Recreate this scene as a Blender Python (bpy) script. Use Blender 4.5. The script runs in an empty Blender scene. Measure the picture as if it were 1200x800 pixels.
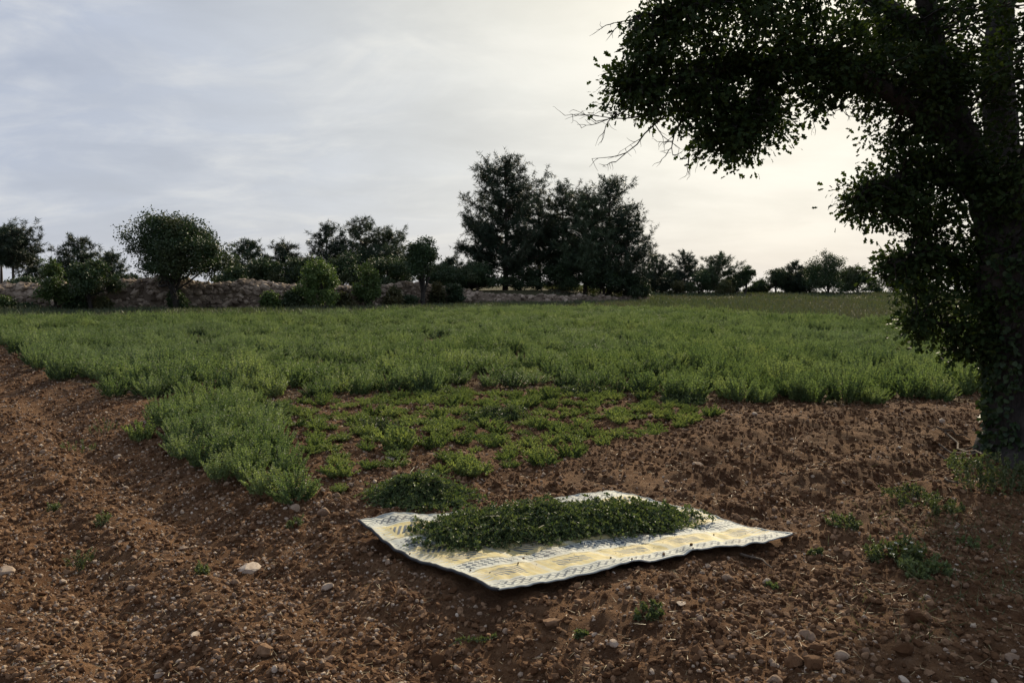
import bpy, math, random
import numpy as np
from mathutils import Vector

random.seed(7)
RNG = np.random.default_rng(7)
SC = bpy.context.scene
COL = SC.collection
R = math.radians

# ------------------------------------------------------------------ camera
FPX = 933.0; CAM_H = 1.6; PITCH = math.atan(70.0 / FPX)
cam_d = bpy.data.cameras.new('camera'); cam = bpy.data.objects.new('camera', cam_d)
COL.objects.link(cam); SC.camera = cam
cam_d.sensor_width = 36.0; cam_d.lens = 36.0 * FPX / 1200.0
cam_d.clip_start = 0.05; cam_d.clip_end = 9000.0
cam.location = (0, 0, CAM_H); cam.rotation_euler = (math.pi / 2 - PITCH, 0, 0)

# ------------------------------------------------------------------ sky and sun
SUN_AZ, SUN_EL = R(21.0), R(26.5)
SUN_DIR = Vector((math.sin(SUN_AZ) * math.cos(SUN_EL), math.cos(SUN_AZ) * math.cos(SUN_EL), math.sin(SUN_EL)))
SUN_STRENGTH = 5.0
SKY_STRENGTH = 0.10
SC.view_settings.view_transform = 'Standard'; SC.view_settings.look = 'None'
SC.view_settings.exposure = 0.38; SC.view_settings.gamma = 1.0

def nd(nt, t, **kw):
    n = nt.nodes.new(t)
    for k, v in kw.items(): setattr(n, k, v)
    return n
def lk(nt, a, b): nt.links.new(a, b)
def ramp(nt, fac, stops, interp='LINEAR'):
    r = nd(nt, 'ShaderNodeValToRGB'); r.color_ramp.interpolation = interp
    e = r.color_ramp.elements
    while len(e) < len(stops): e.new(0.5)
    for i, (p, c) in enumerate(stops):
        e[i].position = p; e[i].color = (c[0], c[1], c[2], 1) if not isinstance(c, (int, float)) else (c, c, c, 1)
    lk(nt, fac, r.inputs[0]); return r.outputs[0]
def math_n(nt, op, a, b=None, clamp=False):
    m = nd(nt, 'ShaderNodeMath', operation=op, use_clamp=clamp)
    for i, v in enumerate((a, b)):
        if v is None: continue
        if isinstance(v, (int, float)): m.inputs[i].default_value = v
        else: lk(nt, v, m.inputs[i])
    return m.outputs[0]
def mixc(nt, fac, a, b, mode='MIX'):
    m = nd(nt, 'ShaderNodeMix', data_type='RGBA', blend_type=mode)
    for s, v in ((0, fac), (6, a), (7, b)):
        if isinstance(v, (int, float)): m.inputs[s].default_value = v
        elif isinstance(v, (tuple, list)): m.inputs[s].default_value = (v[0], v[1], v[2], 1)
        else: lk(nt, v, m.inputs[s])
    return m.outputs[2]
def noise(nt, vec, scale, detail=4, rough=0.55, dist=0.0):
    n = nd(nt, 'ShaderNodeTexNoise'); n.inputs['Scale'].default_value = scale
    n.inputs['Detail'].default_value = detail; n.inputs['Roughness'].default_value = rough
    n.inputs['Distortion'].default_value = dist
    if vec is not None: lk(nt, vec, n.inputs['Vector'])
    return n.outputs['Fac']

world = bpy.data.worlds.new('World'); SC.world = world; world.use_nodes = True
wt = world.node_tree; wt.nodes.clear()
w_out = nd(wt, 'ShaderNodeOutputWorld'); w_bg = nd(wt, 'ShaderNodeBackground')
sky = nd(wt, 'ShaderNodeTexSky', sky_type='NISHITA', sun_disc=False)
sky.sun_elevation = SUN_EL; sky.sun_rotation = SUN_AZ; sky.dust_density = 2.0
w_bg.inputs[1].default_value = SKY_STRENGTH
tc = nd(wt, 'ShaderNodeTexCoord')
# thin high cloud over the whole dome: project the direction on a cloud plane
sep = nd(wt, 'ShaderNodeSeparateXYZ'); lk(wt, tc.outputs['Generated'], sep.inputs[0])
zz = math_n(wt, 'ADD', math_n(wt, 'MAXIMUM', sep.outputs[2], 0.0), 0.22)
comb = nd(wt, 'ShaderNodeCombineXYZ')
lk(wt, math_n(wt, 'DIVIDE', sep.outputs[0], zz), comb.inputs[0])
lk(wt, math_n(wt, 'DIVIDE', sep.outputs[1], zz), comb.inputs[1])
mp = nd(wt, 'ShaderNodeMapping'); mp.inputs['Scale'].default_value = (1.0, 1.35, 1.0); mp.inputs['Rotation'].default_value = (0, 0, R(-16)); mp.inputs['Location'].default_value = (1.3, 0.4, 0)
lk(wt, comb.outputs[0], mp.inputs[0])
cl = noise(wt, mp.outputs[0], 1.5, 8, 0.56, 0.35)
mp2 = nd(wt, 'ShaderNodeMapping'); mp2.inputs['Scale'].default_value = (1.3, 1.8, 1.0); mp2.inputs['Rotation'].default_value = (0, 0, R(28)); mp2.inputs['Location'].default_value = (0.2, 2.1, 0)
lk(wt, comb.outputs[0], mp2.inputs[0])
cl2 = noise(wt, mp2.outputs[0], 1.5, 8, 0.60, 0.9)
# light scattered forward by the cloud round the hidden sun
dotn = nd(wt, 'ShaderNodeVectorMath', operation='DOT_PRODUCT'); lk(wt, tc.outputs['Generated'], dotn.inputs[0]); dotn.inputs[1].default_value = SUN_DIR
dp = math_n(wt, 'MAXIMUM', dotn.outputs['Value'], 0.0)
glow = math_n(wt, 'POWER', dp, 4.5)
halo = math_n(wt, 'POWER', dp, 18.0)
base = mixc(wt, glow, (3.05, 3.55, 4.80), (6.5, 6.35, 5.3))
base = mixc(wt, math_n(wt, 'MULTIPLY', halo, 0.7), base, (8.0, 7.7, 6.6))
tex = ramp(wt, cl, [(0.30, 0.86), (0.50, 0.97), (0.72, 1.12)])
base = mixc(wt, 1.0, base, tex, 'MULTIPLY')
wisp = math_n(wt, 'MULTIPLY', ramp(wt, cl2, [(0.42, 0.0), (0.68, 1.0)]), ramp(wt, cl, [(0.38, 0.0), (0.62, 1.0)]))
base = mixc(wt, wisp, base, mixc(wt, glow, (5.4, 5.5, 5.7), (7.2, 7.0, 6.1)))
hz = ramp(wt, sep.outputs[2], [(0.0, 1.0), (0.14, 0.40), (0.34, 0.0)])
base = mixc(wt, math_n(wt, 'MULTIPLY', hz, 0.5), base, (5.4, 5.5, 5.6))
lk(wt, mixc(wt, 0.93, sky.outputs[0], base), w_bg.inputs[0])
lk(wt, w_bg.outputs[0], w_out.inputs[0])

sun_d = bpy.data.lights.new('sun', 'SUN'); sun_d.energy = SUN_STRENGTH; sun_d.angle = R(2.0); sun_d.color = (1.0, 0.86, 0.64)
sun = bpy.data.objects.new('sun', sun_d); COL.objects.link(sun)
sun.rotation_euler = SUN_DIR.to_track_quat('Z', 'Y').to_euler(); sun.location = (6, 20, 14)

# ------------------------------------------------------------------ pixel helpers (a pixel is only a direction)
def ray(px, py):
    xr = (px - 600.0) / FPX; yr = (400.0 - py) / FPX
    return np.array([xr, math.cos(PITCH) + yr * math.sin(PITCH), -math.sin(PITCH) + yr * math.cos(PITCH)])
def G(px, py, z=0.0):
    d = ray(px, py); t = (z - CAM_H) / d[2]
    return np.array([d[0] * t, d[1] * t, z])
def at(px, py, Y):
    d = ray(px, py); t = Y / d[1]
    return np.array([d[0] * t, Y, CAM_H + d[2] * t])
def project(P):
    P = np.asarray(P, float); dx = P[..., 0]; dy = P[..., 1]; dz = P[..., 2] - CAM_H
    f = dy * math.cos(PITCH) - dz * math.sin(PITCH); u = dy * math.sin(PITCH) + dz * math.cos(PITCH)
    f = np.where(f < 0.01, 0.01, f)
    return 600 + FPX * dx / f, 400 - FPX * u / f, f

# ------------------------------------------------------------------ numpy noise and terrain
def _h(ix, iy, s):
    n = (ix.astype(np.int64) * 374761393 + iy.astype(np.int64) * 668265263 + s * 1442695041) & 0x7fffffff
    n = ((n ^ (n >> 13)) * 1274126177) & 0x7fffffff
    n = ((n ^ (n >> 16)) * 2246822519) & 0x7fffffff
    return (n ^ (n >> 15)) / float(0x7fffffff)
def vn(x, y, s=0):
    ix = np.floor(x); iy = np.floor(y); fx = x - ix; fy = y - iy
    fx = fx * fx * fx * (fx * (fx * 6 - 15) + 10); fy = fy * fy * fy * (fy * (fy * 6 - 15) + 10)
    a = _h(ix, iy, s); b = _h(ix + 1, iy, s); c = _h(ix, iy + 1, s); d = _h(ix + 1, iy + 1, s)
    return (a + (b - a) * fx) * (1 - fy) + (c + (d - c) * fx) * fy - 0.5
def fbm(x, y, o=4, s=0, g=0.5):
    v = 0; a = 1.0; t = 0
    for i in range(o):
        v = v + a * vn(x * 2 ** i + 17.3 * i, y * 2 ** i - 9.1 * i, s + i); t += a; a *= g
    return v / t
def sstep(a, b, x):
    t = np.clip((x - a) / (b - a), 0, 1); return t * t * (3 - 2 * t)

ROWD = np.array([0.64, -0.77]); ROWD = ROWD / np.linalg.norm(ROWD)      # direction of the rows and of the field's side edge
ROWN = np.array([ROWD[1], -ROWD[0]])                                    # points left, away from the crop
EDGE0 = np.array([-5.36, 10.6])
def edge_dist(x, y):                                                    # >0 left of the crop's side edge
    return (x - EDGE0[0]) * ROWN[0] + (y - EDGE0[1]) * ROWN[1]
_fx = [(-60, 470), (100, 470), (300, 469), (400, 466), (470, 462), (550, 456), (640, 456), (760, 466), (900, 474), (980, 478), (1060, 472), (1150, 468), (1300, 462), (1600, 452)]
_fg = np.array([G(a, b)[:2] for a, b in _fx])
def y_front(x): return np.interp(x, _fg[:, 0], _fg[:, 1])
_w = [(-260, 371.5), (0, 365), (210, 363.5), (380, 362), (540, 357.5), (750, 353.5)]
_wg = np.array([G(a, b)[:2] for a, b in _w])
def y_wall(x):
    return np.interp(x, np.append(_wg[:, 0], [40, 90]), np.append(_wg[:, 1], [70, 72]))
FD = np.array([0.905, 0.425])                                           # the ruts by the oak run along the mat's long side
FN = np.array([-0.425, 0.905])
_e = [(-300, 370), (-100, 367.5), (0, 366.5), (200, 365), (400, 362), (540, 357.5), (640, 355.5), (740, 356), (850, 360), (950, 365), (1050, 368), (1200, 372), (1500, 380)]
_eg = np.array([G(a, b, 0.36)[:2] for a, b in _e])
def y_far(x): return np.interp(x, _eg[:, 0], _eg[:, 1])
def in_field(x, y):
    e = edge_dist(x, y) + 0.5 * vn(x * 1.3, y * 1.3, 31)
    return (y > y_front(x) + 0.35 * vn(x * 1.7, y * 0 + 3.0, 32)) & (e < 0) & (y < y_far(x) + 0.8 * vn(x * 0.5, y * 0, 33))
def gh(x, y):
    x = np.asarray(x, float); y = np.asarray(y, float)
    near = 1 - sstep(14, 30, np.hypot(x, y))
    soil = np.where(in_field(x, y), 0.4, 1.0)
    z = 0.05 * fbm(x * 0.35, y * 0.35, 2, 3)
    z = z + near * soil * (0.100 * fbm(x * 1.3, y * 1.3, 3, 5) + 0.060 * (0.25 - np.abs(fbm(x * 4.5, y * 4.5, 2, 9))) + 0.070 * fbm(x * 9, y * 9, 3, 11))
    # bank beside the crop strip, trodden lower track on its left
    e = edge_dist(x, y)
    z = z - near * 0.13 * sstep(-0.1, 0.75, e) * (1 - sstep(2.4, 3.6, e)) - near * 0.05 * sstep(3.0, 4.2, e)
    # furrows left by the plough on the open ground right of the mat
    q = -0.657 * x + 0.754 * y + 0.16 * vn(x * 0.9, y * 0.9, 41)
    m = sstep(0.9, 1.9, x) * sstep(4.6, 5.6, y) * (1 - sstep(9.3, 10.2, y)) * (1 - sstep(5.6, 7, x))
    for q0 in (2.75, 3.5, 4.3):
        d = np.abs(q - q0); z = z + m * (-0.070 * np.exp(-(d / 0.15) ** 2) + 0.028 * np.exp(-((d - 0.33) / 0.13) ** 2))
    q2 = x * ROWN[0] + y * ROWN[1] + 0.3 * vn(x * 0.6, y * 0.6, 43)
    m2 = sstep(0.2, 1.0, e) * near
    z = z + m2 * 0.035 * np.sin(q2 * 2 * math.pi / 0.8)
    # land rises gently behind the far field
    z = z + 0.30 * sstep(66, 84, y) + (-0.022) * np.clip(y - 92, 0, 1e5) + 0.9 * sstep(0, 1, (y - y_wall(x) - 1.0) / 5.0) * (1 - sstep(4, 16, x))
    # tree foot
    z = z + 0.16 * np.exp(-(((x - 4.78) ** 2 + (y - 7.5) ** 2) / 0.6))
    return z
def gz(x, y): return float(gh(np.array([x]), np.array([y]))[0])
G_flat = G
def G(px, py, z=None, lift=0.0):                              # where the pixel's ray meets the uneven ground
    if z is not None: return G_flat(px, py, z)
    p = G_flat(px, py)
    for _ in range(4): p = G_flat(px, py, gz(p[0], p[1]) + lift)
    return p

# ------------------------------------------------------------------ mesh helpers
def mesh_np(name, V, F, mat=None, smooth=False):
    V = np.asarray(V, np.float32); F = np.asarray(F, np.int32)
    me = bpy.data.meshes.new(name); n, k = F.shape
    me.vertices.add(len(V)); me.vertices.foreach_set('co', V.ravel())
    me.loops.add(n * k); me.loops.foreach_set('vertex_index', F.ravel())
    me.polygons.add(n); me.polygons.foreach_set('loop_start', np.arange(0, n * k, k, dtype=np.int32))
    me.polygons.foreach_set('use_smooth', np.full(n, smooth))
    me.update(calc_edges=True); me.validate()
    if mat: me.materials.append(mat)
    return me
def obj(name, me, parent=None, loc=None):
    o = bpy.data.objects.new(name, me); COL.objects.link(o)
    if parent: o.parent = parent
    if loc is not None: o.location = loc
    return o
def tag(o, label=None, cat=None, group=None, kind=None):
    if label: o['label'] = label
    if cat: o['category'] = cat
    if group: o['group'] = group
    if kind: o['kind'] = kind
    return o
def empty(name, loc, label=None, cat=None, group=None):
    o = bpy.data.objects.new(name, None); COL.objects.link(o); o.location = loc; o.empty_display_size = 0.2
    return tag(o, label, cat, group)
def copy_tree(o, parent=None):
    c = o.copy(); COL.objects.link(c); c.parent = parent
    for ch in o.children: copy_tree(ch, c)
    return c
class MB:                                                     # collects pieces whose faces have one corner count
    def __init__(s): s.V = []; s.F = []; s.n = 0
    def add(s, V, F):
        s.V.append(np.asarray(V, float)); s.F.append(np.asarray(F) + s.n); s.n += len(V)
    def mesh(s, name, mat, smooth=False): return mesh_np(name, np.vstack(s.V), np.vstack(s.F), mat, smooth)
def nrm(a): return a / np.maximum(np.linalg.norm(a, axis=-1, keepdims=True), 1e-9)
def tube(P, r, k=6):
    P = np.asarray(P, float); m = len(P); r = np.broadcast_to(np.asarray(r, float), (m,))
    T = np.gradient(P, axis=0); T = nrm(T)
    a = np.array([1.0, 0, 0]) if abs(T[0, 0]) < 0.8 else np.array([0, 1.0, 0])
    U = nrm(np.cross(T, a)); W = np.cross(T, U)
    th = np.arange(k) * 2 * math.pi / k
    V = P[:, None] + r[:, None, None] * (np.cos(th)[None, :, None] * U[:, None] + np.sin(th)[None, :, None] * W[:, None])
    i = np.arange(m - 1)[:, None] * k; j = np.arange(k)[None]; j2 = (j + 1) % k
    F = np.stack([i + j, i + j2, i + k + j2, i + k + j], -1).reshape(-1, 4)
    return V.reshape(-1, 3), F
def curve(P, n):                                              # Catmull-Rom through the points
    P = np.asarray(P, float); Q = np.vstack([2 * P[0] - P[1], P, 2 * P[-1] - P[-2]]); out = []
    for i in range(len(P) - 1):
        p0, p1, p2, p3 = Q[i:i + 4]
        for t in np.linspace(0, 1, n, endpoint=False):
            out.append(0.5 * (2 * p1 + (p2 - p0) * t + (2 * p0 - 5 * p1 + 4 * p2 - p3) * t * t + (3 * p1 - p0 - 3 * p2 + p3) * t ** 3))
    out.append(P[-1]); return np.array(out)
DIAM = np.array([(0, 0), (0.42, 0.5), (1, 0), (0.42, -0.5)])
OVAL = np.array([(0, 0), (0.25, 0.42), (0.62, 0.45), (1, 0), (0.62, -0.45), (0.25, -0.42)])
OAK = np.array([(0, 0), (0.40, 0.40), (0.52, 0.20), (0.76, 0.46), (0.84, 0.16), (1, 0.0), (0.84, -0.16), (0.76, -0.46), (0.52, -0.20), (0.40, -0.40)])
BLADE = np.array([(0, 0.5), (1, 0.0), (0, -0.5)])
def leaves(P, D, L, W, tpl, rng, cup=0.15, up=0.6):
    n = len(P); D = nrm(D)
    N = nrm(rng.normal(size=(n, 3)) + np.array([0, 0, up * 2]))
    S = nrm(np.cross(D, N)); N = np.cross(S, D)
    L = np.broadcast_to(L, (n,)); W = np.broadcast_to(W, (n,)); m = len(tpl)
    u, v = tpl[:, 0], tpl[:, 1]
    droop = rng.uniform(-0.3, 0.15, n)
    V = P[:, None] + D[:, None] * (u[None, :, None] * L[:, None, None]) + S[:, None] * (v[None, :, None] * W[:, None, None]) \
        + N[:, None] * ((np.abs(v)[None] * 2 * cup * W[:, None] + droop[:, None] * (u ** 2)[None] * L[:, None])[..., None])
    return V.reshape(-1, 3), np.arange(n * m).reshape(n, m)
def rdir(n, rng): return nrm(rng.normal(size=(n, 3)))

# ------------------------------------------------------------------ materials
def new_mat(name):
    m = bpy.data.materials.new(name); m.use_nodes = True; nt = m.node_tree
    b = nt.nodes['Principled BSDF']; b.inputs['Roughness'].default_value = 0.8
    return m, nt, b, nt.nodes['Material Output']
def leaf_mat(name, c1, c2, trans=0.3, c3=None, rough=0.55, patch=0.0, patchcol=(0.1, 0.1, 0.05), spec=0.3):
    m, nt, b, out = new_mat(name)
    g = nd(nt, 'ShaderNodeNewGeometry'); oi = nd(nt, 'ShaderNodeObjectInfo')
    col = mixc(nt, g.outputs['Random Per Island'], c1, c2)
    if c3: col = mixc(nt, math_n(nt, 'MULTIPLY', math_n(nt, 'POWER', oi.outputs['Random'], 2.0), 0.75), col, c3)
    if patch:
        n = noise(nt, g.outputs['Position'], patch, 3, 0.6)
        col = mixc(nt, ramp(nt, n, [(0.45, 0.0), (0.66, 0.8)]), col, patchcol)
    br = nd(nt, 'ShaderNodeHueSaturation'); lk(nt, col, br.inputs['Color'])
    lk(nt, math_n(nt, 'ADD', math_n(nt, 'MULTIPLY', oi.outputs['Random'], 0.5), 0.72), br.inputs['Value'])
    lk(nt, br.outputs[0], b.inputs['Base Color']); b.inputs['Roughness'].default_value = rough
    b.inputs['Specular IOR Level'].default_value = spec
    t = nd(nt, 'ShaderNodeBsdfTranslucent'); tcx = mixc(nt, 1.0, br.outputs[0], (1.5, 1.45, 0.8), 'MULTIPLY'); lk(nt, tcx, t.inputs[0])
    mx = nd(nt, 'ShaderNodeMixShader'); mx.inputs[0].default_value = trans
    lk(nt, b.outputs[0], mx.inputs[1]); lk(nt, t.outputs[0], mx.inputs[2]); lk(nt, mx.outputs[0], out.inputs[0])
    return m
def bark_mat(name, c1, c2, scale=9):
    m, nt, b, out = new_mat(name); t = nd(nt, 'ShaderNodeTexCoord')
    mpn = nd(nt, 'ShaderNodeMapping'); mpn.inputs['Scale'].default_value = (1, 1, 0.25); lk(nt, t.outputs['Object'], mpn.inputs[0])
    n = noise(nt, mpn.outputs[0], scale, 6, 0.65)
    lk(nt, ramp(nt, n, [(0.35, c1), (0.65, c2)]), b.inputs['Base Color'])
    bp = nd(nt, 'ShaderNodeBump'); bp.inputs['Strength'].default_value = 0.9; bp.inputs['Distance'].default_value = 0.03
    lk(nt, n, bp.inputs['Height']); lk(nt, bp.outputs[0], b.inputs['Normal']); b.inputs['Roughness'].default_value = 0.9
    return m
def stone_mat(name, c1, c2, c3, scale=14.0):
    m, nt, b, out = new_mat(name); g = nd(nt, 'ShaderNodeNewGeometry'); oi = nd(nt, 'ShaderNodeObjectInfo')
    n = noise(nt, g.outputs['Position'], scale, 5, 0.65)
    r = math_n(nt, 'FRACT', math_n(nt, 'ADD', oi.outputs['Random'], g.outputs['Random Per Island']))
    c = ramp(nt, r, [(0.0, c1), (0.55, c2), (1.0, c3)])
    c = mixc(nt, ramp(nt, n, [(0.42, 0.0), (0.68, 0.7)]), c, c1)
    lk(nt, c, b.inputs['Base Color']); b.inputs['Roughness'].default_value = 0.92; b.inputs['Specular IOR Level'].default_value = 0.1
    bp = nd(nt, 'ShaderNodeBump'); bp.inputs['Strength'].default_value = 0.6; bp.inputs['Distance'].default_value = 0.15 / scale
    lk(nt, noise(nt, g.outputs['Position'], scale * 4, 4, 0.7), bp.inputs['Height']); lk(nt, bp.outputs[0], b.inputs['Normal'])
    return m
M = {}
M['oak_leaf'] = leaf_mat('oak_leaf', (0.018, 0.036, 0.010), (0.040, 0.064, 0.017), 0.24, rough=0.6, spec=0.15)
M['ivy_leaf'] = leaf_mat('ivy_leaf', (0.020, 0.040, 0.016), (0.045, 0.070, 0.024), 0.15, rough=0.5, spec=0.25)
M['oak_bark'] = bark_mat('oak_bark', (0.011, 0.009, 0.007), (0.042, 0.035, 0.028), 22)
M['pine_bark'] = bark_mat('pine_bark', (0.035, 0.025, 0.02), (0.09, 0.065, 0.05), 6)
M['needle'] = leaf_mat('pine_needle', (0.016, 0.034, 0.022), (0.040, 0.066, 0.034), 0.10, c3=(0.05, 0.075, 0.035), patch=0.5, patchcol=(0.045, 0.055, 0.028))
M['dark_leaf'] = leaf_mat('dark_leaf', (0.018, 0.038, 0.018), (0.042, 0.070, 0.026), 0.16, patch=0.6, patchcol=(0.05, 0.06, 0.025))
M['light_leaf'] = leaf_mat('light_leaf', (0.050, 0.090, 0.026), (0.090, 0.13, 0.040), 0.25, patch=0.6, patchcol=(0.06, 0.09, 0.03))
M['dry_leaf'] = leaf_mat('dry_leaf', (0.070, 0.072, 0.030), (0.12, 0.105, 0.045), 0.2, patch=0.6, patchcol=(0.05, 0.07, 0.03))
M['herb'] = leaf_mat('herb_leaf', (0.064, 0.120, 0.048), (0.172, 0.245, 0.102), 0.38, c3=(0.17, 0.208, 0.098), patch=0.16, patchcol=(0.124, 0.180, 0.110))
M['herb_stem'] = leaf_mat('herb_stem', (0.10, 0.11, 0.05), (0.16, 0.14, 0.07), 0.0)
M['tuft'] = leaf_mat('clipped_leaf', (0.072, 0.122, 0.040), (0.195, 0.255, 0.086), 0.32, c3=(0.17, 0.20, 0.078))
M['cut'] = leaf_mat('cut_leaf', (0.034, 0.064, 0.025), (0.125, 0.160, 0.062), 0.28)
M['cut_core'] = leaf_mat('cut_core', (0.02, 0.045, 0.018), (0.03, 0.05, 0.02), 0.0)
M['weed'] = leaf_mat('weed_leaf', (0.060, 0.088, 0.034), (0.130, 0.160, 0.066), 0.3)
M['grass'] = leaf_mat('grass_blade', (0.06, 0.09, 0.03), (0.13, 0.13, 0.06), 0.2, c3=(0.14, 0.12, 0.06))
M['far_grass'] = leaf_mat('far_grass', (0.048, 0.072, 0.032), (0.092, 0.110, 0.052), 0.2, patch=0.12, patchcol=(0.090, 0.084, 0.062))
M['straw'] = leaf_mat('straw', (0.22, 0.17, 0.09), (0.34, 0.27, 0.15), 0.1)
M['petal'] = leaf_mat('white_petal', (0.65, 0.66, 0.60), (0.75, 0.75, 0.70), 0.2)
M['stone'] = stone_mat('field_stone', (0.16, 0.10, 0.062), (0.30, 0.215, 0.148), (0.47, 0.38, 0.285), 30)
M['pale_stone'] = stone_mat('pale_stone', (0.21, 0.145, 0.10), (0.38, 0.295, 0.22), (0.52, 0.44, 0.35), 30)
M['clod'] = stone_mat('soil_clod', (0.065, 0.031, 0.014), (0.134, 0.071, 0.035), (0.28, 0.175, 0.102), 40)
M['wall_stone'] = stone_mat('wall_stone', (0.115, 0.088, 0.064), (0.25, 0.198, 0.148), (0.42, 0.34, 0.26), 5)
M['stick'] = bark_mat('dry_stick', (0.09, 0.065, 0.045), (0.2, 0.155, 0.11), 30)

def ground_mat():
    m, nt, b, out = new_mat('soil'); g = nd(nt, 'ShaderNodeNewGeometry'); P = g.outputs['Position']
    a = noise(nt, P, 0.9, 5, 0.6); f = noise(nt, P, 14, 6, 0.7); ff = noise(nt, P, 75, 4, 0.7)
    soil = ramp(nt, f, [(0.30, (0.060, 0.029, 0.013)), (0.50, (0.132, 0.069, 0.033)), (0.72, (0.225, 0.132, 0.073))])
    soil = mixc(nt, ramp(nt, noise(nt, P, 2.2, 4, 0.6), [(0.42, 0.75), (0.56, 0.0)]), soil, (0.058, 0.028, 0.014))
    soil = mixc(nt, ramp(nt, a, [(0.45, 0.0), (0.70, 0.45)]), soil, (0.18, 0.112, 0.064))
    soil = mixc(nt, ramp(nt, ff, [(0.58, 0.0), (0.74, 0.6)]), soil, (0.30, 0.22, 0.155))
    at_ = nd(nt, 'ShaderNodeAttribute', attribute_name='cover')
    grn = mixc(nt, noise(nt, P, 0.6, 4, 0.6), (0.055, 0.055, 0.028), (0.085, 0.078, 0.042))
    c = mixc(nt, at_.outputs['Fac'], soil, grn)
    lk(nt, c, b.inputs['Base Color']); b.inputs['Roughness'].default_value = 0.95; b.inputs['Specular IOR Level'].default_value = 0.06
    h = math_n(nt, 'ADD', math_n(nt, 'MULTIPLY', f, 0.7), math_n(nt, 'MULTIPLY', ff, 0.35))
    bp = nd(nt, 'ShaderNodeBump'); bp.inputs['Strength'].default_value = 1.0; bp.inputs['Distance'].default_value = 0.05
    lk(nt, h, bp.inputs['Height']); lk(nt, bp.outputs[0], b.inputs['Normal'])
    return m
M['soil'] = ground_mat()

# ------------------------------------------------------------------ ground
def geom(a, b, s0, q):
    o = [a]; s = s0
    while o[-1] < b: o.append(o[-1] + s); s *= q
    return o
ys = np.array(sorted([-v for v in geom(0.6, 3000, 0.2, 1.3)]) + list(np.arange(-0.5, 2.4, 0.1)) + list(np.arange(2.4, 9.0, 0.032)) + list(np.arange(9.0, 14, 0.08)) + geom(14, 5000, 0.14, 1.07))
xp = list(np.arange(0.0, 5.6, 0.040)) + geom(5.6, 4000, 0.06, 1.09)
xs = np.array([-v for v in xp[:0:-1]] + xp)
X, Y = np.meshgrid(xs, ys)
Z = gh(X, Y)
nx, ny = len(xs), len(ys)
ii = (np.arange(ny - 1)[:, None] * nx + np.arange(nx - 1)[None]).ravel()
gme = mesh_np('ground', np.stack([X, Y, Z], -1).reshape(-1, 3), np.stack([ii, ii + 1, ii + nx + 1, ii + nx], -1), M['soil'], True)
cover = np.clip(sstep(-0.3, 0.8, Y - y_far(X)) + 0.45 * in_field(X, Y), 0, 1)
at_c = gme.attributes.new('cover', 'FLOAT', 'POINT'); at_c.data.foreach_set('value', cover.ravel().astype(np.float32))
ground = tag(obj('ground', gme), 'tilled red brown stony soil of the plot and land behind', kind='structure')

# ------------------------------------------------------------------ scattering (only for what nobody could count)
def scatter(name, pts, rot, scl, idx, sources, label, cat):
    me = bpy.data.meshes.new(name); n = len(pts)
    me.vertices.add(n); me.vertices.foreach_set('co', np.asarray(pts, np.float32).ravel())
    me.attributes.new('rot', 'FLOAT_VECTOR', 'POINT').data.foreach_set('vector', np.asarray(rot, np.float32).ravel())
    me.attributes.new('scl', 'FLOAT_VECTOR', 'POINT').data.foreach_set('vector', np.asarray(scl, np.float32).ravel())
    me.attributes.new('idx', 'INT', 'POINT').data.foreach_set('value', np.asarray(idx, np.int32))
    o = obj(name, me); tag(o, label, cat, kind='stuff')
    ng = bpy.data.node_groups.new(name + '_scatter', 'GeometryNodeTree')
    ng.interface.new_socket('Geometry', in_out='INPUT', socket_type='NodeSocketGeometry')
    ng.interface.new_socket('Geometry', in_out='OUTPUT', socket_type='NodeSocketGeometry')
    gi = ng.nodes.new('NodeGroupInput'); go = ng.nodes.new('NodeGroupOutput'); iop = ng.nodes.new('GeometryNodeInstanceOnPoints')
    jn = ng.nodes.new('GeometryNodeJoinGeometry')
    for src in sources:
        jj = ng.nodes.new('GeometryNodeJoinGeometry')
        for s in src:
            oi = ng.nodes.new('GeometryNodeObjectInfo'); oi.transform_space = 'ORIGINAL'; oi.inputs['Object'].default_value = s
            ng.links.new(oi.outputs['Geometry'], jj.inputs[0])
        g2 = ng.nodes.new('GeometryNodeGeometryToInstance'); ng.links.new(jj.outputs[0], g2.inputs[0]); ng.links.new(g2.outputs[0], jn.inputs[0])
    def na(nm, ty):
        a = ng.nodes.new('GeometryNodeInputNamedAttribute'); a.data_type = ty; a.inputs['Name'].default_value = nm; return a.outputs['Attribute']
    ng.links.new(gi.outputs[0], iop.inputs['Points']); ng.links.new(jn.outputs[0], iop.inputs['Instance'])
    iop.inputs['Pick Instance'].default_value = True
    ng.links.new(na('idx', 'INT'), iop.inputs['Instance Index']); ng.links.new(na('rot', 'FLOAT_VECTOR'), iop.inputs['Rotation']); ng.links.new(na('scl', 'FLOAT_VECTOR'), iop.inputs['Scale'])
    ng.links.new(iop.outputs[0], go.inputs[0])
    md = o.modifiers.new('scatter', 'NODES'); md.node_group = ng
    return o

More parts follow.
